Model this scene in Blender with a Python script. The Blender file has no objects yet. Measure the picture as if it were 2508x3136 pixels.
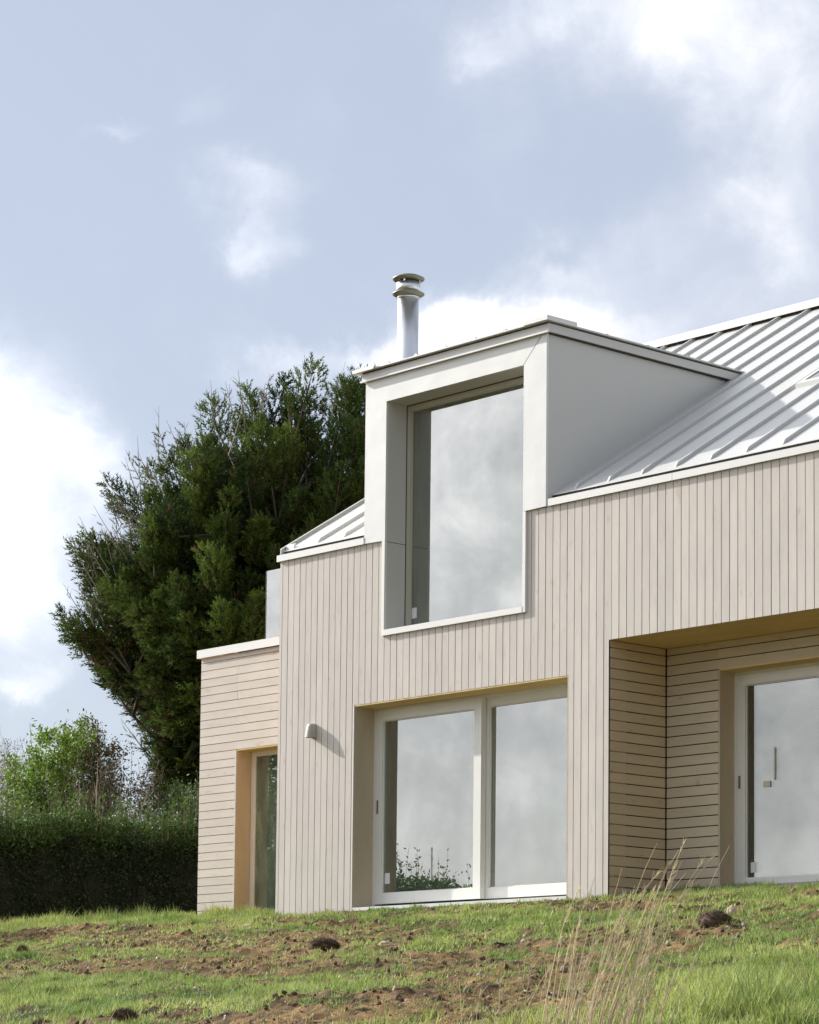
import bpy, math, random
import numpy as np
from mathutils import Vector, Matrix
random.seed(7); RNG = np.random.default_rng(11)
S = bpy.context.scene
COL = S.collection

# ---------------------------------------------------------------- camera
cd = bpy.data.cameras.new('camera'); cam = bpy.data.objects.new('camera', cd); COL.objects.link(cam)
FW = Vector((-0.7415892, 0.66489061, 0.08925209)); RT = Vector((0.66822067, 0.74388845, 0.01054077)); UP = Vector((0.05938514, -0.06745702, 0.99595329))
cam.matrix_world = Matrix(((RT.x, UP.x, -FW.x, 24.9301), (RT.y, UP.y, -FW.y, -21.3933), (RT.z, UP.z, -FW.z, -1.8534), (0, 0, 0, 1)))
cd.sensor_fit = 'HORIZONTAL'; cd.sensor_width = 36; cd.lens = 8301.1 / 2508 * 36
cd.shift_y = 953.0 / 2508; cd.clip_start = 0.5; cd.clip_end = 6000
S.camera = cam

# ---------------------------------------------------------------- sun and sky
SUN = Vector((0.874, 0.195, -0.445)).normalized()          # the way the light travels
sl = bpy.data.lights.new('sun', 'SUN'); sl.energy = 4.8; sl.angle = math.radians(0.6); sl.color = (1.0, 0.955, 0.89)
so = bpy.data.objects.new('sun', sl); COL.objects.link(so)
so.rotation_euler = (-SUN).to_track_quat('Z', 'Y').to_euler()
w = bpy.data.worlds.new('World'); S.world = w; w.use_nodes = True
NT = w.node_tree; NT.nodes.clear()
def N(nt, t, **k):
    n = nt.nodes.new(t)
    for a, b in k.items():
        if a.startswith('i_'):
            key = a[2:]; n.inputs[int(key) if key.isdigit() else key].default_value = b
        else: setattr(n, a, b)
    return n
def mth(nt, op, a, b=None, c=None, clamp=False):
    n = nt.nodes.new('ShaderNodeMath'); n.operation = op; n.use_clamp = clamp
    for i, v in enumerate((a, b, c)):
        if v is None: continue
        if isinstance(v, (int, float)): n.inputs[i].default_value = v
        else: nt.links.new(v, n.inputs[i])
    return n.outputs[0]
def vdot(nt, v, c):
    n = nt.nodes.new('ShaderNodeVectorMath'); n.operation = 'DOT_PRODUCT'
    nt.links.new(v, n.inputs[0]); n.inputs[1].default_value = c; return n.outputs['Value']
def mixc(nt, f, a, b, mode='MIX'):
    n = nt.nodes.new('ShaderNodeMix'); n.data_type = 'RGBA'; n.blend_type = mode
    for i, v in ((0, f), (6, a), (7, b)):
        if isinstance(v, (int, float)): n.inputs[i].default_value = v
        elif isinstance(v, tuple): n.inputs[i].default_value = (*v, 1)[:4]
        else: nt.links.new(v, n.inputs[i])
    return n.outputs[2]
tc = N(NT, 'ShaderNodeTexCoord'); G = tc.outputs['Generated']
sky = N(NT, 'ShaderNodeTexSky', sky_type='NISHITA', sun_disc=False, sun_elevation=math.asin(-SUN.z), sun_rotation=math.atan2(-SUN.x, -SUN.y))
sky.air_density = 1.0; sky.dust_density = 1.2; sky.ozone_density = 1.0
E1 = (0.66663468, 0.7453846, 0.0); E2 = (0.15076503, -0.1348367, 0.97933088); E0 = (-0.72997816, 0.65285593, 0.20226476)
n1 = N(NT, 'ShaderNodeTexNoise', i_Scale=9.0, i_Detail=9.0, i_Roughness=0.6); NT.links.new(G, n1.inputs['Vector'])
n2 = N(NT, 'ShaderNodeTexNoise', i_Scale=24.0, i_Detail=8.0, i_Roughness=0.62, i_Distortion=0.25); NT.links.new(G, n2.inputs['Vector'])
n3 = N(NT, 'ShaderNodeTexNoise', i_Scale=2.2, i_Detail=6.0, i_Roughness=0.55); NT.links.new(G, n3.inputs['Vector'])
wa = mth(NT, 'MULTIPLY', mth(NT, 'SUBTRACT', n1.outputs['Fac'], 0.5), 0.10)
sep = N(NT, 'ShaderNodeSeparateColor'); NT.links.new(n2.outputs['Color'], sep.inputs[0])
wb = mth(NT, 'MULTIPLY', mth(NT, 'SUBTRACT', sep.outputs[1], 0.5), 0.05)
A = mth(NT, 'ADD', vdot(NT, G, E1), wa); B = mth(NT, 'ADD', vdot(NT, G, E2), wb)
front = mth(NT, 'GREATER_THAN', vdot(NT, G, E0), 0.2)
blobs = [(-20,1430,250,300,1.0),(20,1780,190,260,.7),(1395,1030,130,105,1.7),(1640,1020,190,85,1.5),(1250,1090,90,60,1.0),
 (2120,100,430,230,.68),(1850,0,300,150,.38),(2420,330,260,230,.5),(1480,160,90,70,.27),(1950,720,230,110,.5),(2260,590,150,80,.5),(1680,810,110,60,.45),
 (2080,930,330,110,.6),(2450,760,160,170,.5),(810,510,150,60,.27),(880,640,55,120,.24),(880,770,70,55,.28),(630,300,95,50,.24),(350,405,75,28,.32),(860,1150,130,80,.6),(1080,1110,90,60,.45),(70,2100,110,45,.45),(300,1380,90,110,.35)]
tot = None
for u, v, ru, rv, am in blobs:
    a0, b0, ra, rb = (u-1254)*.0001190, (1568-v)*.0001145, ru*.000119, rv*.0001145
    x = mth(NT, 'MULTIPLY', mth(NT, 'SUBTRACT', A, a0), 1/ra); y = mth(NT, 'MULTIPLY', mth(NT, 'SUBTRACT', B, b0), 1/rb)
    q = mth(NT, 'MULTIPLY_ADD', x, x, mth(NT, 'MULTIPLY', y, y))
    g = mth(NT, 'MULTIPLY', mth(NT, 'EXPONENT', mth(NT, 'MULTIPLY', q, -0.7)), am)
    tot = g if tot is None else mth(NT, 'ADD', tot, g)
tot = mth(NT, 'MULTIPLY', tot, front)
# elsewhere in the sky: the same broken cloud, denser to the south-west
swd = Vector((-0.76, -0.62, 0.2)).normalized()
rest = mth(NT, 'SUBTRACT', mth(NT, 'MULTIPLY', n3.outputs['Fac'], 2.6), 1.0)
rest = mth(NT, 'MULTIPLY_ADD', mth(NT, 'MAXIMUM', vdot(NT, G, tuple(swd)), 0.0), 0.55, rest)
outside = mth(NT, 'SUBTRACT', 1.0, mth(NT, 'MULTIPLY', mth(NT, 'SUBTRACT', vdot(NT, G, E0), 0.93), 1/0.04, clamp=True), clamp=True)
tot = mth(NT, 'MULTIPLY_ADD', mth(NT, 'MAXIMUM', rest, 0.0), outside, tot)
det = mth(NT, 'MULTIPLY', mth(NT, 'SUBTRACT', n2.outputs['Fac'], 0.5), 0.9)
det1 = mth(NT, 'MULTIPLY', mth(NT, 'SUBTRACT', n1.outputs['Fac'], 0.5), 0.9)
nn = mth(NT, 'MULTIPLY_ADD', mth(NT, 'ADD', det, det1), 1.35, 0.9)
veilw = mth(NT, 'MULTIPLY', mth(NT, 'MAXIMUM', mth(NT, 'MULTIPLY_ADD', det, 0.6, det1), 0.0), 0.75)
dens = mth(NT, 'ADD', mth(NT, 'MULTIPLY', mth(NT, 'MULTIPLY', tot, 0.92), mth(NT, 'MAXIMUM', nn, 0.0)), veilw)
mr = N(NT, 'ShaderNodeMapRange', interpolation_type='SMOOTHSTEP'); mr.inputs[1].default_value = 0.0; mr.inputs[2].default_value = 1.3
NT.links.new(dens, mr.inputs[0])
mask = mr.outputs[0]
gl = mth(NT, 'POWER', mth(NT, 'MAXIMUM', vdot(NT, G, tuple(-SUN)), 0.0), 6.0)
glow = mth(NT, 'MULTIPLY', mth(NT, 'MULTIPLY_ADD', gl, 5.0, 1.0), mth(NT, 'MULTIPLY_ADD', mth(NT, 'ADD', det1, det), 0.16, 1.03))
sz = N(NT, 'ShaderNodeSeparateXYZ'); NT.links.new(G, sz.inputs[0])
hz = mth(NT, 'POWER', mth(NT, 'SUBTRACT', 1.0, mth(NT, 'ABSOLUTE', sz.outputs[2]), clamp=True), 11.0)
glow = mth(NT, 'MULTIPLY', glow, mth(NT, 'MULTIPLY_ADD', hz, 0.45, 0.96))
STR = 0.10
veil = mixc(NT, 0.70, sky.outputs[0], (4.75, 5.2, 6.25))
cloudc = N(NT, 'ShaderNodeVectorMath', operation='SCALE'); cloudc.inputs[0].default_value = (7.3, 7.4, 7.75); NT.links.new(glow, cloudc.inputs['Scale'])
col = mixc(NT, mask, veil, cloudc.outputs[0])
bg = N(NT, 'ShaderNodeBackground', i_Strength=STR); NT.links.new(col, bg.inputs[0])
wo = N(NT, 'ShaderNodeOutputWorld'); NT.links.new(bg.outputs[0], wo.inputs[0])
S.view_settings.view_transform = 'Standard'; S.view_settings.look = 'None'; S.view_settings.gamma = 1; S.view_settings.use_curve_mapping = False
S.view_settings.exposure = 0.38
S.render.engine = 'CYCLES'
S.cycles.max_bounces = 8; S.cycles.transparent_max_bounces = 12; S.cycles.caustics_reflective = False; S.cycles.caustics_refractive = False

# ---------------------------------------------------------------- materials
def material(name, color, rough=0.7, metal=0.0, noise=0.0, nscale=4.0, stretch=(1, 1, 1), rand=0.0, bump=0.0, bscale=30.0, spec=0.5, hue=None, attr=None, trans=0.0, seed=0.0):
    m = bpy.data.materials.new(name); m.use_nodes = True; nt = m.node_tree
    b = nt.nodes['Principled BSDF']; b.inputs['Roughness'].default_value = rough; b.inputs['Metallic'].default_value = metal
    b.inputs['Specular IOR Level'].default_value = spec
    t = N(nt, 'ShaderNodeTexCoord'); mp = N(nt, 'ShaderNodeMapping'); mp.inputs['Scale'].default_value = stretch; mp.inputs['Location'].default_value = (seed, seed, seed)
    nt.links.new(t.outputs['Object'], mp.inputs[0])
    c = None
    if attr:
        at = N(nt, 'ShaderNodeAttribute', attribute_name=attr); c = at.outputs['Color']
    fac = None
    if noise or hue:
        no = N(nt, 'ShaderNodeTexNoise', i_Scale=nscale, i_Detail=6.0, i_Roughness=0.6); nt.links.new(mp.outputs[0], no.inputs['Vector'])
        fac = no.outputs['Fac']
    base = c if c is not None else tuple(color)
    if hue:
        f = mth(nt, 'MULTIPLY', mth(nt, 'SUBTRACT', fac, 0.35), 3.0, clamp=True)
        base = mixc(nt, f, base, tuple(hue))
    if noise or rand:
        k = 1.0
        if noise: k = mth(nt, 'MULTIPLY_ADD', mth(nt, 'SUBTRACT', fac, 0.5), 2*noise, 1.0)
        if rand:
            oi = N(nt, 'ShaderNodeObjectInfo')
            r = mth(nt, 'MULTIPLY_ADD', mth(nt, 'SUBTRACT', oi.outputs['Random'], 0.5), 2*rand, 1.0)
            k = mth(nt, 'MULTIPLY', k, r)
        v = N(nt, 'ShaderNodeVectorMath', operation='SCALE')
        if isinstance(base, tuple): v.inputs[0].default_value = base[:3]
        else: nt.links.new(base, v.inputs[0])
        nt.links.new(k, v.inputs['Scale']) if not isinstance(k, float) else None
        base = v.outputs[0]
    if isinstance(base, tuple): b.inputs['Base Color'].default_value = (*base[:3], 1)
    else: nt.links.new(base, b.inputs['Base Color'])
    if bump:
        bn = N(nt, 'ShaderNodeTexNoise', i_Scale=bscale, i_Detail=5.0); nt.links.new(mp.outputs[0], bn.inputs['Vector'])
        bu = N(nt, 'ShaderNodeBump', i_Strength=1.0, i_Distance=bump); nt.links.new(bn.outputs['Fac'], bu.inputs['Height']); nt.links.new(bu.outputs[0], b.inputs['Normal'])
    if trans:
        b.inputs['Transmission Weight'].default_value = 0
        tr = N(nt, 'ShaderNodeBsdfTranslucent'); ms = N(nt, 'ShaderNodeMixShader', i_0=trans)
        if isinstance(base, tuple): tr.inputs[0].default_value = (*base[:3], 1)
        else: nt.links.new(base, tr.inputs[0])
        nt.links.new(b.outputs[0], ms.inputs[1]); nt.links.new(tr.outputs[0], ms.inputs[2])
        nt.links.new(ms.outputs[0], nt.nodes['Material Output'].inputs[0])
    return m
def timber(name, a, bcol, axis, rand=0.05, knots=0.55):
    """whitewashed or raw timber: long grain along an axis, faint stains and knots, every board its own tone"""
    m = bpy.data.materials.new(name); m.use_nodes = True; nt = m.node_tree; b = nt.nodes['Principled BSDF']
    b.inputs['Roughness'].default_value = 0.82; b.inputs['Specular IOR Level'].default_value = 0.25
    t = N(nt, 'ShaderNodeTexCoord'); oi = N(nt, 'ShaderNodeObjectInfo')
    off = N(nt, 'ShaderNodeVectorMath', operation='SCALE'); cb = N(nt, 'ShaderNodeCombineXYZ')
    for i in range(3): nt.links.new(oi.outputs['Random'], cb.inputs[i])
    nt.links.new(cb.outputs[0], off.inputs[0]); off.inputs['Scale'].default_value = 37.0
    ad = N(nt, 'ShaderNodeVectorMath', operation='ADD'); nt.links.new(t.outputs['Object'], ad.inputs[0]); nt.links.new(off.outputs[0], ad.inputs[1])
    def tex(sc, st, det, rough=0.6):
        mp = N(nt, 'ShaderNodeMapping'); mp.inputs['Scale'].default_value = st; nt.links.new(ad.outputs[0], mp.inputs[0])
        n = N(nt, 'ShaderNodeTexNoise', i_Scale=sc, i_Detail=det, i_Roughness=rough); nt.links.new(mp.outputs[0], n.inputs['Vector']); return n.outputs['Fac']
    st = {'Z': (1, 1, .05), 'X': (.05, 1, 1), 'Y': (1, .05, 1)}[axis]; st2 = {'Z': (1, 1, .35), 'X': (.35, 1, 1), 'Y': (1, .35, 1)}[axis]
    grain = tex(60, st, 4); blot = tex(5.5, st2, 4); knot = tex(16, st2, 2, .4)
    k = mth(nt, 'MULTIPLY_ADD', mth(nt, 'SUBTRACT', grain, .5), .14, 1.0)
    k = mth(nt, 'MULTIPLY', k, mth(nt, 'MULTIPLY_ADD', mth(nt, 'SUBTRACT', blot, .5), .34, 1.0))
    k = mth(nt, 'MULTIPLY', k, mth(nt, 'MULTIPLY_ADD', mth(nt, 'SUBTRACT', oi.outputs['Random'], .5), 2*rand, 1.0))
    kn = mth(nt, 'MULTIPLY', mth(nt, 'SUBTRACT', knot, .66), 9.0, clamp=True)
    base = mixc(nt, mth(nt, 'MULTIPLY', kn, knots), tuple(a), tuple(bcol))
    f2 = mth(nt, 'MULTIPLY', mth(nt, 'SUBTRACT', blot, .45), 1.4, clamp=True)
    base = mixc(nt, mth(nt, 'MULTIPLY', f2, .35), base, tuple(c*.86 for c in a))
    v = N(nt, 'ShaderNodeVectorMath', operation='SCALE'); nt.links.new(base, v.inputs[0]); nt.links.new(k, v.inputs['Scale'])
    nt.links.new(v.outputs[0], b.inputs['Base Color'])
    bu = N(nt, 'ShaderNodeBump', i_Strength=.5, i_Distance=.002); nt.links.new(grain, bu.inputs['Height']); nt.links.new(bu.outputs[0], b.inputs['Normal'])
    return m
def glazing(name, tint, base_refl, diffuse_mix=.06):
    m = bpy.data.materials.new(name); m.use_nodes = True; nt = m.node_tree; nt.nodes.remove(nt.nodes['Principled BSDF'])
    tr = N(nt, 'ShaderNodeBsdfTransparent'); tr.inputs[0].default_value = (*tint, 1)
    gs = N(nt, 'ShaderNodeBsdfGlossy', i_Roughness=0.0); gs.inputs[0].default_value = (1.0, .985, .945, 1)
    t = N(nt, 'ShaderNodeTexCoord'); no = N(nt, 'ShaderNodeTexNoise', i_Scale=1.1, i_Detail=1.0); nt.links.new(t.outputs['Object'], no.inputs['Vector'])
    fr = N(nt, 'ShaderNodeFresnel', i_IOR=1.5)
    f = mth(nt, 'ADD', fr.outputs[0], base_refl, clamp=True)
    ms = N(nt, 'ShaderNodeMixShader'); nt.links.new(f, ms.inputs[0]); df = N(nt, 'ShaderNodeBsdfDiffuse'); df.inputs[0].default_value = (.47, .62, .43, 1); mp = N(nt, 'ShaderNodeMapping'); mp.inputs['Scale'].default_value = (3, 3, 1); nt.links.new(t.outputs['Object'], mp.inputs[0])
    nd = N(nt, 'ShaderNodeTexNoise', i_Scale=2.5, i_Detail=5.0); nt.links.new(mp.outputs[0], nd.inputs['Vector']); dm = N(nt, 'ShaderNodeMixShader'); nt.links.new(mth(nt, 'MULTIPLY', nd.outputs['Fac'], 2*diffuse_mix), dm.inputs[0])  # patchy pale green diffuse mixed into the clear pane
    nt.links.new(tr.outputs[0], dm.inputs[1]); nt.links.new(df.outputs[0], dm.inputs[2])
    nt.links.new(dm.outputs[0], ms.inputs[1]); nt.links.new(gs.outputs[0], ms.inputs[2])
    nt.links.new(ms.outputs[0], nt.nodes['Material Output'].inputs[0]); return m
M = {}
WW = (.62, .572, .515); WK = (.50, .40, .31)
M['plank'] = timber('whitewashed_plank', WW, WK, 'Z', .04)
M['board'] = timber('whitewashed_board', (.645, .585, .51), WK, 'X', .03)
M['board_y'] = timber('recess_board_shaded', (.56, .465, .31), (.38, .29, .16), 'Y', .04)  # same whitewashed boards, recess shade put into the colour
M['board_r'] = timber('recess_back_board_shaded', (.59, .505, .37), (.4, .31, .2), 'X', .04)  # whitewashed boards again, darkened in colour for the recess shade
M['raw'] = timber('raw_timber', (.50, .425, .30), (.37, .285, .18), 'Z', .05)
M['soffit'] = timber('soffit_timber', (.76, .59, .30), (.52, .38, .18), 'X', .05)
M['core'] = material('batten_timber', (.74, .46, .24), .9, noise=.25, nscale=8)
M['metal'] = material('pale_coated_metal', (.58, .57, .535), .5, noise=.03, nscale=2.0, bump=.004, bscale=1.6, spec=.45)
M['face'] = material('pale_metal_sheet', (.69, .69, .655), .48, noise=.035, nscale=1.5, bump=.012, bscale=1.3, spec=.45)
M['roofm'] = material('standing_seam_metal', (.56, .56, .53), .42, metal=.12, noise=.05, nscale=1.2, bump=.006, bscale=2.5, rand=.025, spec=.5)
M['trim'] = material('white_trim_metal', (.75, .74, .71), .5, noise=.03, nscale=3.0, spec=.4)
M['frame'] = material('window_frame_paint', (.76, .75, .695), .5, noise=.04, nscale=6)
M['framed'] = material('window_frame_green_grey', (.46, .45, .36), .5, noise=.05, nscale=6)
M['seal'] = material('dark_rubber_seal', (.03, .035, .03), .7, noise=.1, nscale=9)
M['gap'] = material('shadow_gap_mesh', (.05, .04, .03), .8, noise=.2, nscale=20)
M['steel'] = material('polished_flue_steel', (.74, .75, .76), .34, metal=1.0, noise=.03, nscale=5, bump=.002, bscale=5)
M['steeld'] = material('dull_cowl_steel', (.22, .21, .15), .4, metal=.5, noise=.15, nscale=9)
M['plaster'] = material('plaster', (.30, .31, .27), .9, noise=.05, nscale=3)
M['floor'] = material('screed_floor', (.12, .115, .10), .7, noise=.15, nscale=4)
M['glass'] = glazing('low_e_glass', (.42, .62, .40), .27, .12)
M['glassr'] = glazing('dimmed_low_e_glass', (.42, .45, .42), .16, .05)  # same glass with its sky reflection turned down for the recess door
M['glassd'] = glazing('milky_door_glass', (.5, .7, .46), .08, .30)
M['balglass'] = glazing('balustrade_glass', (.80, .84, .84), .25)
M['paper'] = material('white_paper', (.72, .71, .70), .8, noise=.03, nscale=12)
M['tape'] = material('brown_tape', (.60, .54, .42), .7, noise=.1, nscale=20)
M['lamp'] = material('pale_lamp_casting', (.40, .375, .32), .45, noise=.05, nscale=20)
M['lens'] = material('amber_lamp_lens', (.34, .21, .06), .3, noise=.1, nscale=20)
M['dark'] = material('dark_handle', (.16, .15, .13), .4, noise=.05, nscale=20)
M['bark'] = material('cypress_bark', (.10, .075, .055), .95, noise=.35, nscale=9, stretch=(1, 1, .25), bump=.02, bscale=18)
M['twig'] = material('pale_twigs', (.30, .26, .20), .9, noise=.25, nscale=7)
M['cyp'] = material('cypress_foliage', (.05, .08, .03), .9, attr='tint', noise=.15, nscale=3, spec=.08, trans=.22)
M['leaf'] = material('broad_leaves', (.06, .12, .03), .55, attr='tint', noise=.12, nscale=4, spec=.3, trans=.35)
M['hedgecore'] = material('light_blocking_core', (.012, .018, .008), .95, noise=.3, nscale=6)
M['grass'] = material('grass_blades', (.08, .15, .03), .55, attr='tint', noise=.12, nscale=1.5, spec=.35, trans=.4)
M['weed'] = material('pale_weed_leaves', (.25, .32, .20), .5, attr='tint', noise=.1, nscale=3, spec=.5, trans=.2)
M['straw'] = material('dry_straw', (.42, .33, .18), .7, attr='tint', noise=.1, nscale=3, spec=.3, trans=.25)
M['clod'] = material('dry_earth_clod', (.13, .075, .042), .95, attr='tint', noise=.3, nscale=14, bump=.01, bscale=40)
M['stone'] = material('pinkish_stone', (.42, .31, .24), .85, noise=.2, nscale=10, bump=.006, bscale=25)
M['root'] = material('turf_clod', (.105, .068, .04), .95, noise=.4, nscale=22, bump=.02, bscale=60)

# ---------------------------------------------------------------- mesh helpers
class MB:
    def __init__(s): s.v = []; s.f = []
    def box(s, x0, x1, y0, y1, z0, z1):
        o = len(s.v)
        s.v += [(x0, y0, z0), (x1, y0, z0), (x1, y1, z0), (x0, y1, z0), (x0, y0, z1), (x1, y0, z1), (x1, y1, z1), (x0, y1, z1)]
        s.f += [tuple(o+i for i in q) for q in ((0, 3, 2, 1), (4, 5, 6, 7), (0, 1, 5, 4), (1, 2, 6, 5), (2, 3, 7, 6), (3, 0, 4, 7))]
        return s
    def prism(s, poly, axis, d0, d1):
        """poly: 2D points; axis 'x' -> poly is (y,z), 'y' -> (x,z), 'z' -> (x,y)"""
        o = len(s.v); n = len(poly)
        for d in (d0, d1):
            for a, b in poly: s.v.append({'x': (d, a, b), 'y': (a, d, b), 'z': (a, b, d)}[axis])
        s.f.append(tuple(range(o, o+n))); s.f.append(tuple(range(o+2*n-1, o+n-1, -1)))
        for i in range(n): j = (i+1) % n; s.f.append((o+j, o+i, o+n+i, o+n+j))
        return s
    def tube(s, pts, rad, n=6, cap=True):
        o = len(s.v); pts = [Vector(q) for q in pts]; up = Vector((.13, .31, .94)).normalized()
        for i, q in enumerate(pts):
            d = (pts[min(i+1, len(pts)-1)] - pts[max(i-1, 0)]).normalized()
            a = d.cross(up); a = a.normalized() if a.length > .05 else d.cross(Vector((1, 0, 0))).normalized(); b = d.cross(a)
            r = rad[i] if hasattr(rad, '__len__') else rad
            for k in range(n):
                t = 2*math.pi*k/n; s.v.append(tuple(q + a*r*math.cos(t) + b*r*math.sin(t)))
        for i in range(len(pts)-1):
            for k in range(n):
                s.f.append((o+i*n+k, o+i*n+(k+1) % n, o+(i+1)*n+(k+1) % n, o+(i+1)*n+k))
        if cap: s.f.append(tuple(o+k for k in range(n-1, -1, -1))); s.f.append(tuple(o+(len(pts)-1)*n+k for k in range(n)))
        return s
    def lathe(s, cx, cy, prof, n=32):
        o = len(s.v)
        for r, z in prof:
            for k in range(n): t = 2*math.pi*k/n; s.v.append((cx+r*math.cos(t), cy+r*math.sin(t), z))
        for i in range(len(prof)-1):
            for k in range(n): s.f.append((o+i*n+k, o+i*n+(k+1) % n, o+(i+1)*n+(k+1) % n, o+(i+1)*n+k))
        s.f.append(tuple(o+k for k in range(n-1, -1, -1))); s.f.append(tuple(o+(len(prof)-1)*n+k for k in range(n)))
        return s
    def mesh(s, name):
        me = bpy.data.meshes.new(name); me.from_pydata(s.v, [], s.f); me.update()
        import bmesh
        bm = bmesh.new(); bm.from_mesh(me); bmesh.ops.recalc_face_normals(bm, faces=bm.faces); bm.to_mesh(me); bm.free()
        return me
    def build(s, name, m, parent=None, smooth=False, **props):
        o = bpy.data.objects.new(name, s.mesh(name)); COL.objects.link(o); o.data.materials.append(M[m] if isinstance(m, str) else m)
        if smooth:
            for q in o.data.polygons: q.use_smooth = True
        if parent: o.parent = parent
        for k, v in props.items(): o[k] = v
        return o
def tri_mesh(name, V, F, m, tint=None, parent=None, smooth=False):
    """fast mesh from numpy arrays: V (n,3), F (k,3) ; tint (n,3)"""
    me = bpy.data.meshes.new(name); me.vertices.add(len(V)); me.vertices.foreach_set('co', np.asarray(V, np.float32).ravel())
    k = F.shape[1]
    me.loops.add(F.size); me.loops.foreach_set('vertex_index', F.astype(np.int32).ravel())
    me.polygons.add(len(F)); me.polygons.foreach_set('loop_start', np.arange(0, F.size, k, dtype=np.int32)); me.polygons.foreach_set('loop_total', np.full(len(F), k, np.int32))
    me.update(calc_edges=True)
    if tint is not None:
        ca = me.color_attributes.new('tint', 'FLOAT_COLOR', 'POINT'); c = np.ones((len(V), 4), np.float32); c[:, :3] = tint
        ca.data.foreach_set('color', c.ravel())
    if smooth: me.polygons.foreach_set('use_smooth', np.ones(len(F), bool))
    o = bpy.data.objects.new(name, me); COL.objects.link(o); me.materials.append(M[m])
    if parent: o.parent = parent
    return o
def thing(name, loc, label, cat, group=None):
    o = bpy.data.objects.new(name, None); COL.objects.link(o); o.location = loc; o['label'] = label; o['category'] = cat; o.empty_display_size = .3
    if group: o['group'] = group
    return o
def tag(o, label=None, cat=None, group=None, kind=None):
    for k, v in (('label', label), ('category', cat), ('group', group), ('kind', kind)):
        if v: o[k] = v
    return o
def frames(D, roll):
    """orthonormal frames (n,3,3) whose x column is direction D"""
    D = D/np.linalg.norm(D, axis=1, keepdims=True); ref = np.where(np.abs(D[:, 2:3]) < .9, [[0, 0, 1.]], [[1., 0, 0]])
    a = np.cross(ref, D); a /= np.linalg.norm(a, axis=1, keepdims=True); b = np.cross(D, a)
    c, s = np.cos(roll)[:, None], np.sin(roll)[:, None]
    return np.stack([D, a*c+b*s, -a*s+b*c], axis=2)
def scatter(T, TF, P, R, Sc):
    """instances of template T (m,3), faces TF -> V,F"""
    n, m = len(P), len(T)
    V = np.einsum('nij,mj->nmi', R, T)*Sc[:, None, None] + P[:, None, :] if Sc.ndim == 1 else np.einsum('nij,nmj->nmi', R, T[None]*Sc[:, None, :]) + P[:, None, :]
    F = (TF[None] + (np.arange(n)*m)[:, None, None]).reshape(-1, TF.shape[1])
    return V.reshape(-1, 3), F
def unit(n):
    v = RNG.normal(size=(n, 3)); return v/np.linalg.norm(v, axis=1, keepdims=True)
def vnoise(x, y, seed):
    r = np.random.default_rng(seed).random((256, 256)); xi = np.floor(x).astype(int); yi = np.floor(y).astype(int); fx = x-xi; fy = y-yi
    fx = fx*fx*(3-2*fx); fy = fy*fy*(3-2*fy); g = lambda a, b: r[a % 256, b % 256]
    return (g(xi, yi)*(1-fx)+g(xi+1, yi)*fx)*(1-fy)+(g(xi, yi+1)*(1-fx)+g(xi+1, yi+1)*fx)*fy - .5
def fbm(x, y, seed, o=4, g=.5):
    t = 0; a = 1
    for i in range(o): t = t + a*vnoise(x*2**i+17.3*i, y*2**i+5.1*i, seed+i); a *= g
    return t

# ---------------------------------------------------------------- ground
SOIL = [(-3.07,-1.54,3.23,-0.78,-1.33,0.94,1),(1.94,-3.99,1.72,-0.35,-1.12,0.85,1),(4.19,-4.31,1.91,-0.4,-1.2,0.99,1),(5.19,-6.11,2.64,-0.41,-0.91,0.7,1),(2.13,-5.89,1.48,-0.22,-0.62,0.42,1),(1.96,-1.78,1.65,-0.45,-0.64,0.55,1),(5.97,-3.98,0.92,-0.21,-0.6,0.55,1),(4.22,-3.92,1.37,-0.3,-0.6,0.51,1),(8.88,-6.47,1.22,-0.2,-1.09,1.01,1),(11.45,-8.55,1.08,-0.1,-0.87,0.83,1),(10.67,-8.91,0.75,-0.05,-0.62,0.54,1),(12.2,-9.7,1.23,-0.05,-0.51,0.46,1),(6.06,-1.13,1.85,-0.61,-0.4,0.43,1),(6.16,-1.95,1.28,-0.39,-0.47,0.48,1),(9.77,-4.64,0.6,-0.15,-0.52,0.58,1),(9.51,-3.17,0.59,-0.18,-0.25,0.3,1),(8.93,-4.62,0.3,-0.07,-0.28,0.3,1),(13.66,-8.29,0.27,-0.03,-0.21,0.24,1),(13.57,-8.89,0.35,-0.03,-0.2,0.23,1),(11.58,-7.89,0.36,-0.04,-1.37,1.39,1),(8.21,-8.91,0.41,-0.03,-0.37,0.28,1),(10.09,-9.61,0.85,-0.04,-0.39,0.31,1),(5.63,-8.03,1.86,-0.17,-1.56,1.08,-1),(7.43,-7.6,1.41,-0.16,-0.78,0.61,-1),(8.86,-7.66,0.81,-0.09,-0.63,0.53,-1),(6.43,-3.12,1.34,-0.36,-0.82,0.8,-1),(12.94,-7.72,1.08,-0.14,-1.87,2.13,-1),(14.59,-9.46,0.78,-0.05,-0.75,0.86,-1),(-5.45,0.42,5.04,-1.39,-1.05,0.75,-1),(3.93,-1.87,2.21,-0.63,-0.46,0.43,-1),(7.8,-1.63,1.75,-0.59,-0.48,0.55,-1),(3.48,-4.83,1.4,-0.26,-0.45,0.34,-1),(6.57,-5.52,0.68,-0.12,-0.41,0.35,-1),(9.09,-8.34,0.7,-0.06,-0.5,0.41,-1)]
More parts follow.
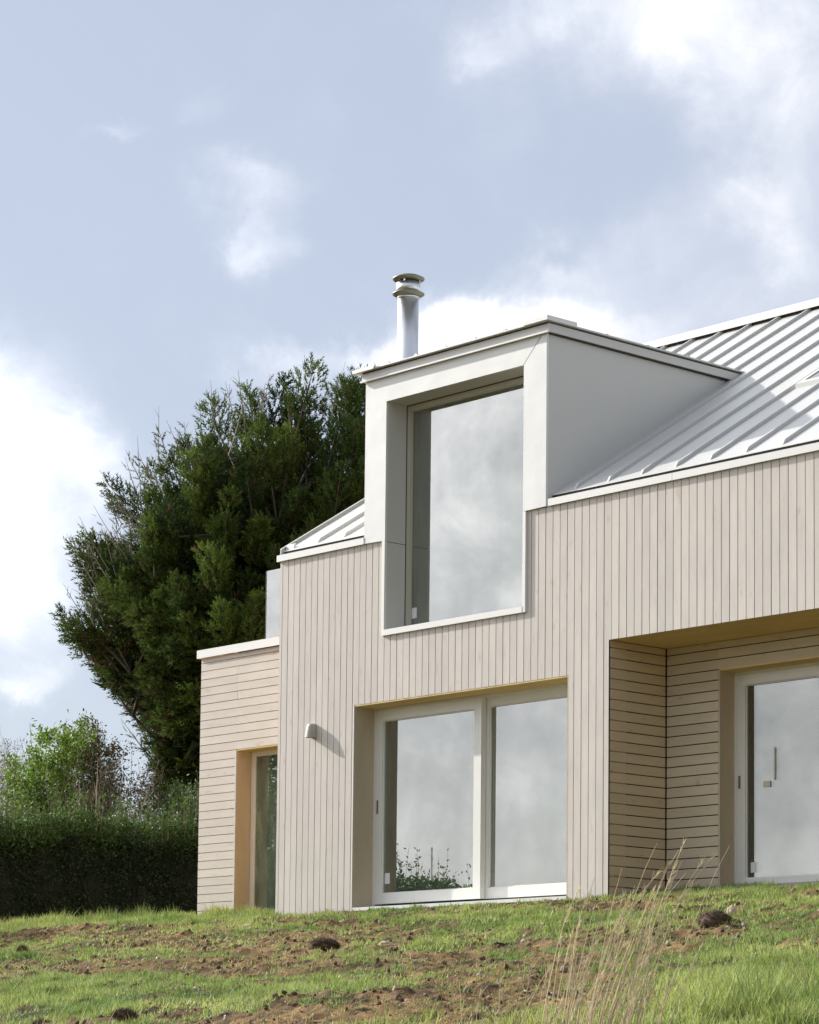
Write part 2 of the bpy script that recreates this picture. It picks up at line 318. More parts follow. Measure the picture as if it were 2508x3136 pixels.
def soilmask(x, y):
    s = 0
    for x0, y0, ax, ay, bx, by, wt in SOIL:
        det = ax*by-ay*bx; dx = x-x0; dy = y-y0
        a = (dx*by-dy*bx)/det; b = (ax*dy-ay*dx)/det
        s = s + wt*1.1*np.exp(-(a*a+b*b)*.9)
    n = fbm(x*.9+y*.25, y*2.0-x*.3, 5, 5, .62)
    n2 = fbm(x*5, y*6, 45, 3, .6)
    return 1/(1+np.exp(-(s*2.7+n*4.6+n2*7.0+.25)))
def gz(x, y, fine=True):
    b = np.where(y < 0, .16*y, np.where(y < 2.2, .12*y, .264+.02*np.clip(y-2.2, 0, 8)))
    b = np.where(y < -20, -3.2+.10*(y+20), b); b = np.maximum(b, -9)
    inside = (x > -4.75) & (x < 10) & (y > 1.75); b = np.where(inside, -.15, b)
    b = np.where((x > -1.35) & (x < 10) & (y > .35) & (y <= 1.75) & (x < 4.3), np.minimum(b, -.1), b)
    n = fbm(x*.7, y*1.6, 21, 3)*.10 + fbm(x*3.0+y, y*5.5, 31, 3)*.05
    k = np.clip(-(y-.15)/.9, 0.12, 1)
    if fine:
        s = soilmask(x, y)
        n = n + fbm(x*11, y*13, 41, 3, .6)*(.012+.05*s)
    return b + n*k
def axis_pts(lo, hi, step, far_lo, far_hi):
    a = list(np.arange(lo, hi, step)); d = step; v = lo; left = []
    while v > far_lo: d *= 1.25; v -= d; left.append(v)
    d = step; v = a[-1]; right = []
    while v < far_hi: d *= 1.25; v += d; right.append(v)
    return np.array(left[::-1]+a+right)
gx = axis_pts(-9.0, 16.5, .05, -900, 900); gy = axis_pts(-12.5, 1.6, .05, -500, 900)
X, Y = np.meshgrid(gx, gy, indexing='ij'); Z = gz(X, Y)
far = np.sqrt((X-5)**2+(Y+5)**2); Z = np.where(far > 60, Z-.002*(far-60), Z)
V = np.stack([X, Y, Z], -1).reshape(-1, 3); nx, ny = X.shape
ii = (np.arange(nx-1)[:, None]*ny+np.arange(ny-1)[None]).ravel(); F = np.stack([ii, ii+ny, ii+ny+1, ii+1], 1)
s = soilmask(X, Y).ravel(); x1, y1 = X.ravel(), Y.ravel()
t1 = (fbm(x1*2, y1*3, 61, 4)+.5)[:, None]; t2 = (fbm(x1*14, y1*16, 71, 3, .7)+.5)[:, None]
soilc = np.array([.105, .062, .027])*(1-t1) + np.array([.24, .15, .068])*t1; soilc = soilc*(.25+1.5*t2)
turfc = np.array([.05, .075, .02])*(1-t1) + np.array([.10, .11, .04])*t1; turfc = turfc*(.6+.8*t2)
tint = turfc*(1-s[:, None]) + soilc*s[:, None]
M['ground'] = material('turf_and_soil', (.1, .1, .05), .95, attr='tint', noise=.35, nscale=26, bump=.022, bscale=70, spec=.2)
g = tri_mesh('ground', V, F, 'ground', tint, smooth=True); g['kind'] = 'structure'

# visible wedge for scattering (in front of the house, seen by anyone standing down the slope)
def field_points(n, xl=(-9.5, 16.3), yl=(-12.3, 1.5)):
    x = RNG.uniform(*xl, n); y = RNG.uniform(*yl, n)
    dx = x-24.93; dy = y+21.39; az = np.degrees(np.arctan2(-dx, dy)); ok = (az > 36) & (az < 60)
    ok &= ~((x > -1.42) & (y > -.02) & ((x < 4.34) | (y > .9))); ok &= ~((x > -4.84) & (y > 1.36))
    return x[ok], y[ok]
# grass
x, y = field_points(1500000)
s = soilmask(x, y); clump = fbm(x*2.6, y*3.4, 81, 3, .6)+.5; keep = RNG.random(len(x)) < np.clip((1-s)**1.6*(.25+1.1*clump), 0.07, 1)
x, y, s, clump = x[keep], y[keep], s[keep], clump[keep]; n = len(x)
z = gz(x, y)-.004
edge = np.exp(-((y-(.9+0*x))/.6)**2)*(x < -1.0)
h = (.022+.075*np.clip(clump-.2, 0, 1)*RNG.random(n)+.03*RNG.random(n))*(1-.4*s); h *= 1+1.1*edge; tuf = np.clip(fbm(x*4.5, y*5.5, 171, 2)*4-1.0, 0, 1); h *= 1+.8*tuf
h *= 1+1.5*np.exp(-((x-14.4)/1.4)**2-((y+9)/1.3)**2)
a = RNG.uniform(0, 2*np.pi, n); lean = RNG.uniform(.15, 1.0, n); wd = RNG.uniform(.003, .006, n)*(1+.4*(y > -5))
tipx = x+np.cos(a)*h*lean; tipy = y+np.sin(a)*h*lean; b = a+np.pi/2+RNG.normal(0, .5, n)
V = np.empty((n, 3, 3)); V[:, 0] = np.stack([x-np.cos(b)*wd, y-np.sin(b)*wd, z], 1); V[:, 1] = np.stack([x+np.cos(b)*wd, y+np.sin(b)*wd, z], 1); V[:, 2] = np.stack([tipx, tipy, z+h], 1)
t = RNG.random((n, 1)); cc = np.clip(fbm(x*.8, y*1.2, 91, 3)+.5+RNG.normal(0, .1, n), 0, 1)[:, None]
c = np.array([.19, .30, .065])*(1-cc)+np.array([.47, .53, .16])*cc; c = c*(.55+.8*t)*(1-.2*tuf[:, None]); dry = RNG.random(n) < .07+.12*s; c[dry] = np.array([.30, .24, .12])*(.6+.6*t[dry])
grass = tri_mesh('grass', V.reshape(-1, 3), np.arange(3*n).reshape(-1, 3), 'grass', np.repeat(c, 3, 0)); tag(grass, 'short patchy green grass over the slope in front of the house', 'grass', kind='stuff')
print('grass blades', n)
# pale weed leaves lying flat
x, y = field_points(60000); s = soilmask(x, y); pt = fbm(x*1.3, y*1.8, 101, 3)+.5
keep = RNG.random(len(x)) < np.clip((pt-.45)*1.6, 0, 1)*.9; x, y = x[keep], y[keep]; n = len(x)
T = np.array([[0, 0, 0], [.5, -.3, .06], [1, 0, .02], [.5, .3, .06]]); TF = np.array([[0, 1, 2, 3]])
D = unit(n); D[:, 2] = np.abs(D[:, 2])*.35+.05; P = np.stack([x, y, gz(x, y)+.006], 1)
V, F = scatter(T, TF, P, frames(D, RNG.uniform(-.5, .5, n)), RNG.uniform(.015, .04, n))
c = np.array([.16, .24, .12])*(.6+.9*RNG.random((n, 1))); pl = RNG.random(n) < .35; c[pl] = np.array([.44, .50, .42])*(.8+.4*RNG.random((pl.sum(), 1)))
wd_ = tri_mesh('weeds', V, F, 'weed', np.repeat(c, 4, 0)); tag(wd_, 'small pale flat-leaved weeds scattered through the turf', 'weeds', kind='stuff')
# crumbs of soil and pebbles
def ico(sub=1):
    import bmesh
    bm = bmesh.new(); bmesh.ops.create_icosphere(bm, subdivisions=sub, radius=1); v = np.array([q.co[:] for q in bm.verts]); f = np.array([[q.index for q in fc.verts] for fc in bm.faces]); bm.free(); return v, f
IV, IF = ico(1)
x, y = field_points(90000); s = soilmask(x, y); keep = RNG.random(len(x)) < s**1.3*.55+.02; x, y = x[keep], y[keep]; n = len(x)
T = IV*(1+.25*RNG.normal(size=IV.shape)); R = frames(unit(n), RNG.uniform(0, 6, n)); sc = (.005+.026*RNG.random(n)**5)[:, None]*RNG.uniform(.6, 1.3, (n, 3))
V, F = scatter(T, IF, np.stack([x, y, gz(x, y)+.004], 1), R, sc)
c = np.array([.13, .075, .042])*(.6+.9*RNG.random((n, 1))); pb = RNG.random(n) < .14; c[pb] = np.array([.40, .31, .24])*(.6+.6*RNG.random((pb.sum(), 1)))
cr = tri_mesh('soil_crumbs', V, F, 'clod', np.repeat(c, len(IV), 0)); tag(cr, 'loose brown soil crumbs and pale pebbles on the bare patches', 'soil', kind='stuff')
# individual clods and stones
def lump(name, x, y, rx, ry, rz, m, label, cat, group, seed, fuzzy=0):
    v, f = ico(4); r = np.random.default_rng(seed)
    d = 1+.22*fbm(v[:, 0]*2+5*seed, v[:, 1]*2+v[:, 2]*1.7, seed, 3)*1.6+.10*r.normal(size=len(v))*(.4 if fuzzy == 0 else 1)
    v = v*d[:, None]*np.array([rx, ry, rz]); a = r.uniform(-.3, .3); ca, sa = math.cos(a), math.sin(a)
    v = np.stack([v[:, 0]*ca-v[:, 1]*sa, v[:, 0]*sa+v[:, 1]*ca, v[:, 2]], 1)
    t = np.repeat(np.array([[.12, .07, .04]]), len(v), 0)*(.5+.8*r.random((len(v), 1)))
    if fuzzy:
        k = 1500; P = unit(k); P[:, 2] = np.abs(P[:, 2]); q = P*np.array([rx, ry, rz])*.95; D = P+RNG.normal(0, .7, (k, 3)); D /= np.linalg.norm(D, axis=1, keepdims=True)
        L = RNG.uniform(.02, .055, k)[:, None]; sd = np.cross(D, unit(k))*.0018
        VV = np.stack([q-sd, q+sd, q+D*L], 1).reshape(-1, 3); n0 = len(v); v = np.vstack([v, VV]); f = np.vstack([f, n0+np.arange(3*k).reshape(-1, 3)])
        t = np.vstack([t, np.repeat(np.where(RNG.random((k, 1)) < .3, [[.16, .11, .06]], [[.09, .055, .03]]), 3, 0)])
    z0 = float(gz(np.array([x]), np.array([y]))[0])
    o = tri_mesh(name, v, f, m, t, smooth=not fuzzy); o.location = (x, y, z0+rz*.35); tag(o, label, cat, group); return o
G1 = 'clods of turf and earth on the slope'
lump('earth_clod', 8.71, -9.64, .095, .07, .05, 'root', 'large round dark brown earth clod at the bottom edge left of the photo', 'earth clod', G1, 1, 1)
lump('earth_clod', 4.99, -4.61, .15, .10, .06, 'root', 'dark shaggy turf clod below the left sliding door sash', 'earth clod', G1, 2, 1)
lump('earth_clod', 9.78, -4.37, .15, .11, .085, 'root', 'biggest and darkest shaggy turf clod, below the door in the timber recess', 'earth clod', G1, 3, 1)
lump('earth_clod', 7.12, -8.84, .10, .06, .03, 'root', 'flat reddish brown clod just up-left of the large round clod', 'earth clod', G1, 4, 1)
lump('earth_clod', 8.93, -4.73, .15, .08, .05, 'clod', 'long low brown clod left of the biggest shaggy clod, behind the dry stalks', 'earth clod', G1, 5)
lump('earth_clod', 7.89, -9.8, .08, .06, .05, 'clod', 'small brown clod cut by the bottom left edge of the photo', 'earth clod', G1, 6, 1)
lump('earth_clod', -1.11, -3.97, .06, .05, .05, 'clod', 'small dark round clod in the grass at far left', 'earth clod', G1, 7, 1)
lump('earth_clod', 13.91, -8.75, .12, .07, .04, 'clod', 'dark flat clod in the lush grass at lower right', 'earth clod', G1, 8)
G2 = 'loose stones on the slope'
lump('stone', 8.6, -2.82, .055, .04, .06, 'stone', 'upright pinkish stone above the biggest turf clod', 'stone', G2, 11)
lump('stone', 8.28, -1.43, .075, .05, .05, 'stone', 'pale pink stone near the right edge below the recess door', 'stone', G2, 12)
lump('stone', 5.6, -4.36, .08, .05, .035, 'stone', 'low pale stone right of the shaggy clod below the sliding doors', 'stone', G2, 13)
lump('stone', 7.16, -1.75, .07, .05, .04, 'stone', 'small tan stone in front of the recess corner', 'stone', G2, 14)
lump('stone', 0.18, -1.69, .075, .05, .04, 'stone', 'tan stone below the left corner of the main wall', 'stone', G2, 15)

# ---------------------------------------------------------------- house
P_ = .115; XL = -1.431; XR = 10.0; ZE = 4.49
house = thing('timber_house', (0, 0, 0), 'modern house clad in pale timber boards with a standing seam roof and box dormer', 'house')
OPEN = [(.586, 2.999, 3.317, 9), (.018, 3.718, -9, 2.537), (4.3105, 99, -9, 2.90)]
OPENP = [(.548, 3.034, 3.318, 9), (.02, 3.715, -9, 2.525), (4.333, 99, -9, 2.857)]
def minus(x0, x1, z0, z1, opens):
    xs = sorted({x0, x1} | {v for o in opens for v in o[:2] if x0 < v < x1}); out = []
    for a, b in zip(xs, xs[1:]):
        m = (a+b)/2; iv = [(z0, z1)]
        for o in opens:
            if o[0] < m < o[1]:
                iv2 = []
                for p, q in iv:
                    if o[3] <= p or o[2] >= q: iv2.append((p, q)); continue
                    if o[2] > p: iv2.append((p, o[2]))
                    if o[3] < q: iv2.append((o[3], q))
                iv = iv2
        out.append((a, b, iv))
    return out
core = MB()
for a, b, iv in minus(XL+.012, XR, -.4, ZE, OPEN):
    for p, q in iv: core.box(a, b, .022, .30, p, q)
wall = core.build('front_wall', 'core', house)
gp = .011
for i in range(-13, 87):
    x0, x1 = max(i*P_, XL), min((i+1)*P_, XR)
    if x1-x0 < .02: continue
    x0 += gp/2 if x0 > XL+.001 else 0; x1 -= gp/2
    cols = minus(x0, x1, -.4, ZE-.004, OPENP); groups = []
    for a, b, iv in cols:
        if b-a < .004: continue
        for p, q in iv:
            for gr_ in groups:
                if abs(gr_[-1][1]-a) < 1e-6 and gr_[-1][2] < q and gr_[-1][3] > p: gr_.append((a, b, p, q)); break
            else: groups.append([(a, b, p, q)])
    dy = random.uniform(-.0012, .0012)
    for gr_ in groups:
        mb = MB()
        for a, b, p, q in gr_: mb.box(a, b, dy, .021, p, q)
        mb.build('plank', 'plank', wall)
# side, back walls and floors keep the rooms closed
sh = MB(); sh.box(XL+.012, XL+.30, .301, 11, -.4, 4.45); sh.box(XR, XR+.3, .022, 11, -.4, 4.45); sh.box(XL+.012, XR+.3, 11.001, 11.3, -.4, 4.45)
sh.prism([(.3, 4.46), (10.9, 4.46), (5.6, 7.7)], 'x', XL+.03, XL+.28)
sh.prism([(.3, 4.46), (10.9, 4.46), (5.6, 7.7)], 'x', XR+.02, XR+.28)
sh.build('outer_wall', 'core', house)
fl = MB(); fl.box(XL+.302, XR-.002, .46, 10.99, -.3, .10); fl.build('ground_floor', 'floor', house)
fl = MB(); fl.box(XL+.302, XR-.002, .305, 10.99, 2.90, 3.15); fl.build('upper_floor', 'floor', house)
iw = MB(); iw.box(3.85, 3.95, .95, 10.9, .101, 2.899); iw.box(XL+.31, XR-.01, 6.6, 6.7, .102, 2.898); iw.box(XL+.31, XR-.01, 5.2, 5.3, 3.151, 6.4); iw.build('partition_wall', 'plaster', house)
# recess: boards, soffit
ROP = [(5.11, 8.9, -9, 2.548)]; YR = .93
rc = MB()
for a, b, iv in minus(4.36, XR, -.4, 2.899, ROP):
    for p, q in iv: rc.box(a, b, YR+.022, YR+.25, p, q)
rw = rc.build('recess_wall', 'gap', house)
sb = MB(); sb.box(4.05, 4.311, .301, YR+.25, -.4, 2.856); rs = sb.build('recess_side_wall', 'gap', house)
ZR = 2.774
for k in range(-1, 27):
    zt = min(ZR-k*P_, 2.853) - (.006 if k >= 0 else 0); zb = ZR-(k+1)*P_+.006
    if k == -1: zb = ZR+.006
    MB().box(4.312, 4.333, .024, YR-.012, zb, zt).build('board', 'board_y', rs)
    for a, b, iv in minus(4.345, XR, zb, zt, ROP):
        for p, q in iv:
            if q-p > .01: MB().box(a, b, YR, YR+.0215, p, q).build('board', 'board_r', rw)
MB().box(4.312, 4.333, .0005, .022, -.4, 2.853).build('corner_trim', 'plank', rs)
MB().box(4.34, XR, .023, YR+.02, 2.858, 2.898).build('recess_soffit', 'soffit', house)
MB().box(4.334, XR, .03, YR+.2, -.3, .0).build('recess_threshold', 'floor', house)
# reveal linings (raw timber)
def lining(x0, x1, zt, ya, yb, zb=-.3, m='raw', ms='soffit', right=True):
    o = MB().box(x0-.012, x0+.012, ya, yb, zb, zt).build('reveal_board', m, house)
    if right: MB().box(x1-.012, x1+.012, ya, yb, zb, zt).build('reveal_board', m, house)
    MB().box(x0+.013, x1-.013, ya+.0005, yb, zt-.016, zt+.012).build('reveal_soffit', ms, house)
lining(.032, 3.703, 2.523, .004, .46); lining(5.122, 8.888, 2.546, YR+.003, YR+.25)
MB().box(.0215, .035, -.003, .003, -.3, 2.52).build('edge_trim', 'trim', house)

# glazed doors
def sash(name, x0, x1, z0, z1, y, th, st, parent, m='frame', bot=None, sealw=.012):
    bot = bot or st
    f = MB(); f.box(x0, x0+st, y, y+th, z0, z1); f.box(x1-st, x1, y, y+th, z0, z1); f.box(x0+st, x1-st, y, y+th, z1-st, z1); f.box(x0+st, x1-st, y, y+th, z0, z0+bot)
    a, b, c, d = x0+st, x1-st, z0+bot, z1-st
    # glazing bead, set back one step
    f.box(a, a+sealw, y+.018, y+th-.004, c, d); f.box(b-sealw, b, y+.018, y+th-.004, c, d); f.box(a+sealw, b-sealw, y+.018, y+th-.004, d-sealw, d); f.box(a+sealw, b-sealw, y+.018, y+th-.004, c, c+sealw)
    o = f.build(name, m, parent)
    pn = MB().box(a+sealw, b-sealw, y+.036, y+.054, c+sealw, d-sealw).build('pane', 'glass', o)
    return o, pn
def sticker(x, z, w_, h_, y, pane, m='paper', name='sticker', th=.002):
    return MB().box(x, x+w_, y-th, y-.0004, z, z+h_).build(name, m, pane.parent)
def handle(x, z0, z1, y, sashobj):
    MB().box(x-.011, x+.011, y-.012, y-.0003, z0, z1).build('handle', 'dark', sashobj)
# sliding door pair
dr = MB(); dr.box(.045, .075, .32, .455, .07, 2.507); dr.box(3.665, 3.69, .32, .455, .07, 2.507); dr.box(.0751, 3.665, .335, .455, 2.475, 2.507)
dr.box(.045, 3.69, .30, .50, -.05, .068)
door = dr.build('sliding_door', 'frame', house); door['label'] = 'wide two-leaf sliding glass door'
MB().box(.06, 3.70, -.01, .31, .01, .05).build('sill', 'trim', door)
s1, p1 = sash('sash', .077, 1.957, .105, 2.474, .32, .075, .125, door); handle(.127, 1.21, 1.375, .32, s1)
s2, p2 = sash('sash', 1.90, 3.66, .105, 2.474, .405, .05, .10, door, bot=.125)
sticker(.236, .35, .09, .13, .355, p1); 
pp = MB().box(.815, 1.062, .3745, .395, .395, .75).build('paper_sheet', 'paper', s1)
# recess door
dr = MB(); dr.box(5.135, 5.165, 1.17, 1.30, .07, 2.529); dr.box(8.85, 8.875, 1.17, 1.30, .07, 2.529); dr.box(5.165, 8.85, 1.17, 1.30, 2.50, 2.529); dr.box(5.135, 8.875, 1.17, 1.34, -.05, .068)
door2 = dr.build('sliding_door', 'frame', house); door2['label'] = 'sliding glass door set back in the timber recess'
s3, p3 = sash('sash', 5.166, 7.10, .09, 2.498, 1.18, .07, .115, door2, bot=.145); handle(5.205, 1.235, 1.375, 1.18, s3)
s4, p4 = sash('sash', 7.05, 8.84, .09, 2.498, 1.255, .045, .10, door2, bot=.145)
MB().box(5.47, 5.67, 1.2345, 1.262, 1.30, 1.66).build('paper_sheet', 'paper', s3)
MB().box(5.672, 5.690, 1.200, 1.2155, 1.30, 1.66).build('paper_shade_strip', 'paper', s3); MB().box(1.064, 1.078, .345, .3555, .395, .75).build('paper_shade_strip', 'paper', s1)  # strips added on the panes to stand for the shaded line beside each sheet
MB().box(5.52, 5.62, 1.205, 1.2155, 1.23, 1.295).build('tape_patch', 'tape', s3)
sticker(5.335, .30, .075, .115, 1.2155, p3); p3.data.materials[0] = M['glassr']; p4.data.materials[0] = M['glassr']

# ---- roof
SL = .62; ZR0 = 4.598; YRG = 5.55
rz = lambda y: ZR0+SL*y
def slope_prism(mb, x0, x1, y0, y1, lo, hi):
    return mb.prism([(y0, rz(y0)+lo), (y1, rz(y1)+lo), (y1, rz(y1)+hi), (y0, rz(y0)+hi)], 'x', x0, x1)
def clipx(x0, x1):
    """front slope pieces that avoid the dormer"""
    out = []
    if x1 <= .214 or x0 >= 3.362: return [(x0, x1, .062)]
    if x0 < .214: out.append((x0, .214, .062))
    out.append((max(x0, .214), min(x1, 3.362), 3.1))
    if x1 > 3.362: out.append((3.362, x1, .062))
    return out
dk = MB(); slope_prism(dk, XL-.02, .23, .075, YRG, -.16, -.012); slope_prism(dk, .2305, 3.35, 3.05, YRG, -.16, -.012); slope_prism(dk, 3.3505, XR+.3, .075, YRG, -.16, -.012)
dk.prism([(YRG, rz(YRG)-.16), (11.6, 4.30), (11.6, 4.46), (YRG, rz(YRG)-.01)], 'x', XL-.02, XR+.3)
roof = dk.build('roof', 'gap', house)
SX = [.16+.505*k for k in range(-3, 21)]
edges = [XL-.035]+[q for q in SX if XL < q < XR+.3]+[XR+.3]
for a, b in zip(edges, edges[1:]):
    for c, d, y0 in clipx(a, b):
        if d-c < .03: continue
        mb = MB(); slope_prism(mb, c, d, y0, YRG+.02, -.010, 0); mb.build('roof_panel', 'roofm', roof)
for q in SX:
    if q < XL+.1: continue
    y0 = 3.32 if .21 < q < 3.37 else .135
    mb = MB(); h_ = .045
    mb.prism([(y0-.03, rz(y0-.03)+.0005), (y0+.01, rz(y0+.01)+h_), (YRG-.02, rz(YRG-.02)+h_), (YRG-.02, rz(YRG-.02)+.0005)], 'x', q-.014, q+.014)
    mb.build('roof_seam', 'roofm', roof)
# eaves flashing with its open gutter slot, a joint near the middle
for a, b in ((XL-.035, .212), (3.40, 5.30), (5.306, XR+.3)):
    mb = MB(); mb.box(a, b, -.035, -.0025, ZE-.001, 4.563); mb.box(a, b, -.035, .022, 4.5635, 4.570); mb.box(a, b, .0222, .060, 4.50, 4.52); mb.build('eaves_flashing', 'trim', roof)
vt = MB(); slope_prism(vt, XL-.045, XL-.033, .03, YRG, -.09, .05); slope_prism(vt, XL-.0325, XL-.015, .03, YRG, .035, .05); vt.prism([(.03, 4.56), (.22, 4.69), (.20, 4.73), (.03, 4.64)], 'x', XL-.046, XL-.0455); vt.build('verge_trim', 'metal', roof)
MB().prism([(.10, 4.652), (.135, 4.672), (.135, 4.73), (.10, 4.71)], 'x', XL-.0145, XL+.14).build('verge_clip', 'trim', roof)
rg = MB(); rg.prism([(YRG-.16, rz(YRG-.16)+.055), (YRG+.05, rz(YRG+.05)+.055), (YRG+.26, rz(YRG-.16)+.055), (YRG+.26, rz(YRG-.16)+.085), (YRG+.05, rz(YRG+.05)+.105), (YRG-.16, rz(YRG-.16)+.105)], 'x', XL-.05, XR+.3); rg.build('ridge_cap', 'trim', roof)
rv = MB(); slope_prism(rv, XL-.03, XR+.3, YRG-.10, YRG+.02, .001, .055); rv.build('ridge_vent', 'gap', roof)
# rooflight
rl = MB()
for a, b, c, d in ((5.28, 6.30, 2.05, 2.13), (5.28, 6.30, 3.02, 3.10), (5.28, 5.35, 2.13, 3.02), (6.23, 6.30, 2.13, 3.02)): slope_prism(rl, a, b, c, d, .0, .055)
rlo = rl.build('rooflight', 'metal', roof); rg2 = MB(); slope_prism(rg2, 5.35, 6.23, 2.13, 3.02, .03, .045); rg2.build('pane', 'glass', rlo)

# ---- dormer
DL, DR = .214, 3.362; ZT = 6.50
def cheek(x0, x1): return [(.003, 4.50), (.003, ZT), (3.09+.12, ZT), (3.09+.12, rz(3.21)-.02), (.1, rz(.1)-.02), (.1, 4.50)]
MB().box(DL-.0, DR, -.0, (6.63-ZR0)/SL+.1, ZT+.001, 6.60).build('dormer', 'metal', house, label='flat-topped box dormer in pale grey metal'); dormer = bpy.data.objects['dormer']
db = MB()
db.prism([(.006, 4.50), (.006, ZT), ((ZT-ZR0)/SL+.05, ZT), (.05, 4.50)], 'x', DR-.12, DR).build('cheek', 'metal', dormer); db = MB()
db.prism([(.006, 4.50), (.006, ZT), ((ZT-ZR0)/SL+.05, ZT), (.05, 4.50)], 'x', DL, DL+.12)
db.build('cheek', 'metal', dormer)
XI0, XI1, ZI0, ZI1 = .60, 2.985, 3.39, 6.196
pa = MB(); pa.prism([(DL, 4.492), (XI0, 4.482), (XI0, ZI1), (XI1-.012, ZI1), (3.277, ZT), (DL, ZT)], 'y', -.028, .005); pa.build('face_panel', 'face', dormer)
pa = MB(); pa.prism([(XI1+.006, ZI1-.0), (3.298, ZT), (DR, ZT), (DR, 4.493), (XI1+.006, 4.486)], 'y', -.031, .005); pa.build('face_panel', 'face', dormer)
MB().prism([(XI1-.011, ZI1), (3.278, ZT), (3.2975, ZT), (XI1+.0055, ZI1)], 'y', -.010, .004).build('mitre_joint', 'gap', dormer)
# lower trims that carry the opening down into the wall
MB().box(.548, .5985, -.030, .021, 3.318, 4.480).build('opening_trim', 'trim', dormer)
MB().box(2.987, 3.034, -.030, .021, 3.318, 4.4845).build('opening_trim', 'trim', dormer)
MB().box(.5995, 2.9865, -.034, .30, 3.318, 3.388).build('sill', 'trim', dormer)
# fascia with drip lip and open joint under the roof edge
fa = MB(); fa.box(DL-.055, DR+.055, -.050, -.002, ZT+.004, 6.60); fa.box(DR+.0005, DR+.055, -.0018, 3.33, ZT+.004, 6.60); fa.box(DL-.055, DL-.0005, -.0018, 3.33, ZT+.004, 6.60); fa.build('fascia', 'metal', dormer)
fl_ = MB(); fl_.box(DL-.060, DR+.060, -.076, -.0505, ZT-.006, ZT+.012); fl_.build('drip_edge', 'trim', dormer)
MB().box(DR+.001, DR+.035, .0, 3.2, ZT-.010, ZT+.0035).build('fascia_gap', 'gap', dormer)
MB().box(DL-.04, DR+.04, -.044, 3.32, 6.6005, 6.618).build('vent_gap', 'gap', dormer)
MB().box(DL-.095, DR+.085, -.108, 3.36, 6.6185, 6.636).build('roof_sheet', 'roofm', dormer)
for q in (.691, 1.20, 1.71, 2.22, 2.73): MB().prism([(q-.035, 6.6365), (q+.035, 6.6365), (q+.012, 6.662), (q-.012, 6.662)], 'y', -.10, 3.3).build('roof_seam', 'roofm', dormer)
for q in (.9, 1.6, 2.3): MB().box(DR+.03, DR+.0615, q-.02, q+.02, 6.6365, 6.655).build('seam_clip', 'roofm', dormer)
cp = MB(); cp.prism([(3.07, 6.622), (DR+.10, 6.622), (DR+.10, 6.676), (3.11, 6.668), (3.07, 6.652)], 'y', -.124, -.1085); cp.box(DR+.0855, DR+.10, -.1084, .36, 6.622, 6.674); cp.box(3.09, DR+.0999, -.1083, .355, 6.6375, 6.6755); cp.build('corner_cap', 'trim', dormer)
cp = MB(); cp.prism([(DL-.15, 6.612), (.45, 6.612), (.49, 6.662), (DL-.15, 6.655)], 'y', -.126, -.1085); cp.box(DL-.15, DL-.0955, -.1084, .4, 6.612, 6.655); cp.build('corner_cap', 'trim', dormer)
# window inside the dormer
WY = .305
rvl = MB(); rvl.box(XI0-.012, XI0+.0, .0055, WY+.10, ZI0, ZI1+.012); rvl.box(XI1, XI1+.012, .0055, WY+.10, ZI0, ZI1+.012); rvl.box(XI0+.0005, XI1-.0005, .0055, WY+.10, ZI1, ZI1+.012); rvl.build('window_reveal', 'metal', dormer)
MB().box(XI0+.0003, XI0+.003, .008, WY, 4.468, 4.474).build('sheet_joint', 'gap', dormer)
fr = MB(); fr.box(XI0+.004, XI0+.014, WY-.004, WY+.07, ZI0, ZI1-.012); fr.box(XI0+.004, XI1-.004, WY-.004, WY+.07, ZI1-.011, ZI1-.001)
wf = fr.build('dormer_window', 'seal', dormer)
s5, p5 = sash('window_frame', XI0+.0145, XI1-.0145, ZI0+.001, ZI1-.0125, WY, .07, .062, wf, m='framed', bot=.05)
sticker(.695, 3.555, .085, .13, WY+.036, p5)
MB().box(XI0-.15, XI1+.15, 2.4, 2.5, 3.16, 6.45).build('room_back', 'plaster', dormer)

# ---- flue
fx, fy = -.51, 1.30
ft = MB(); ft.lathe(fx, fy, [(.135, rz(1.3)-.1), (.135, 8.02)], 40); flue = ft.build('flue', 'steel', house, smooth=False)
for q in flue.data.polygons: q.use_smooth = len(q.vertices) == 4
def ring(prof, m, name):
    o = MB().lathe(fx, fy, prof, 40).build(name, m, flue)
    for q in o.data.polygons: q.use_smooth = len(q.vertices) == 4
ring([(.14, 7.985), (.205, 8.018), (.208, 8.026), (.16, 8.045), (.155, 8.05)], 'steeld', 'cowl_flange')
ring([(.14, 7.965), (.145, 7.966), (.145, 7.984), (.14, 7.985)], 'steel', 'flue_collar')
ring([(.155, 8.045), (.155, 8.165)], 'steel', 'cowl_band')
ring([(.120, 8.165), (.120, 8.20)], 'dark', 'cowl_core')
ring([(.155, 8.19), (.205, 8.215), (.208, 8.228), (.14, 8.262), (.02, 8.275)], 'steeld', 'cowl_cap')
for k in range(4):
    a = .5+k*math.pi/2; cx_, cy_ = fx+.150*math.cos(a), fy+.150*math.sin(a); MB().box(cx_-.008, cx_+.008, cy_-.008, cy_+.008, 8.166, 8.196).build('cowl_bracket', 'steel', flue)

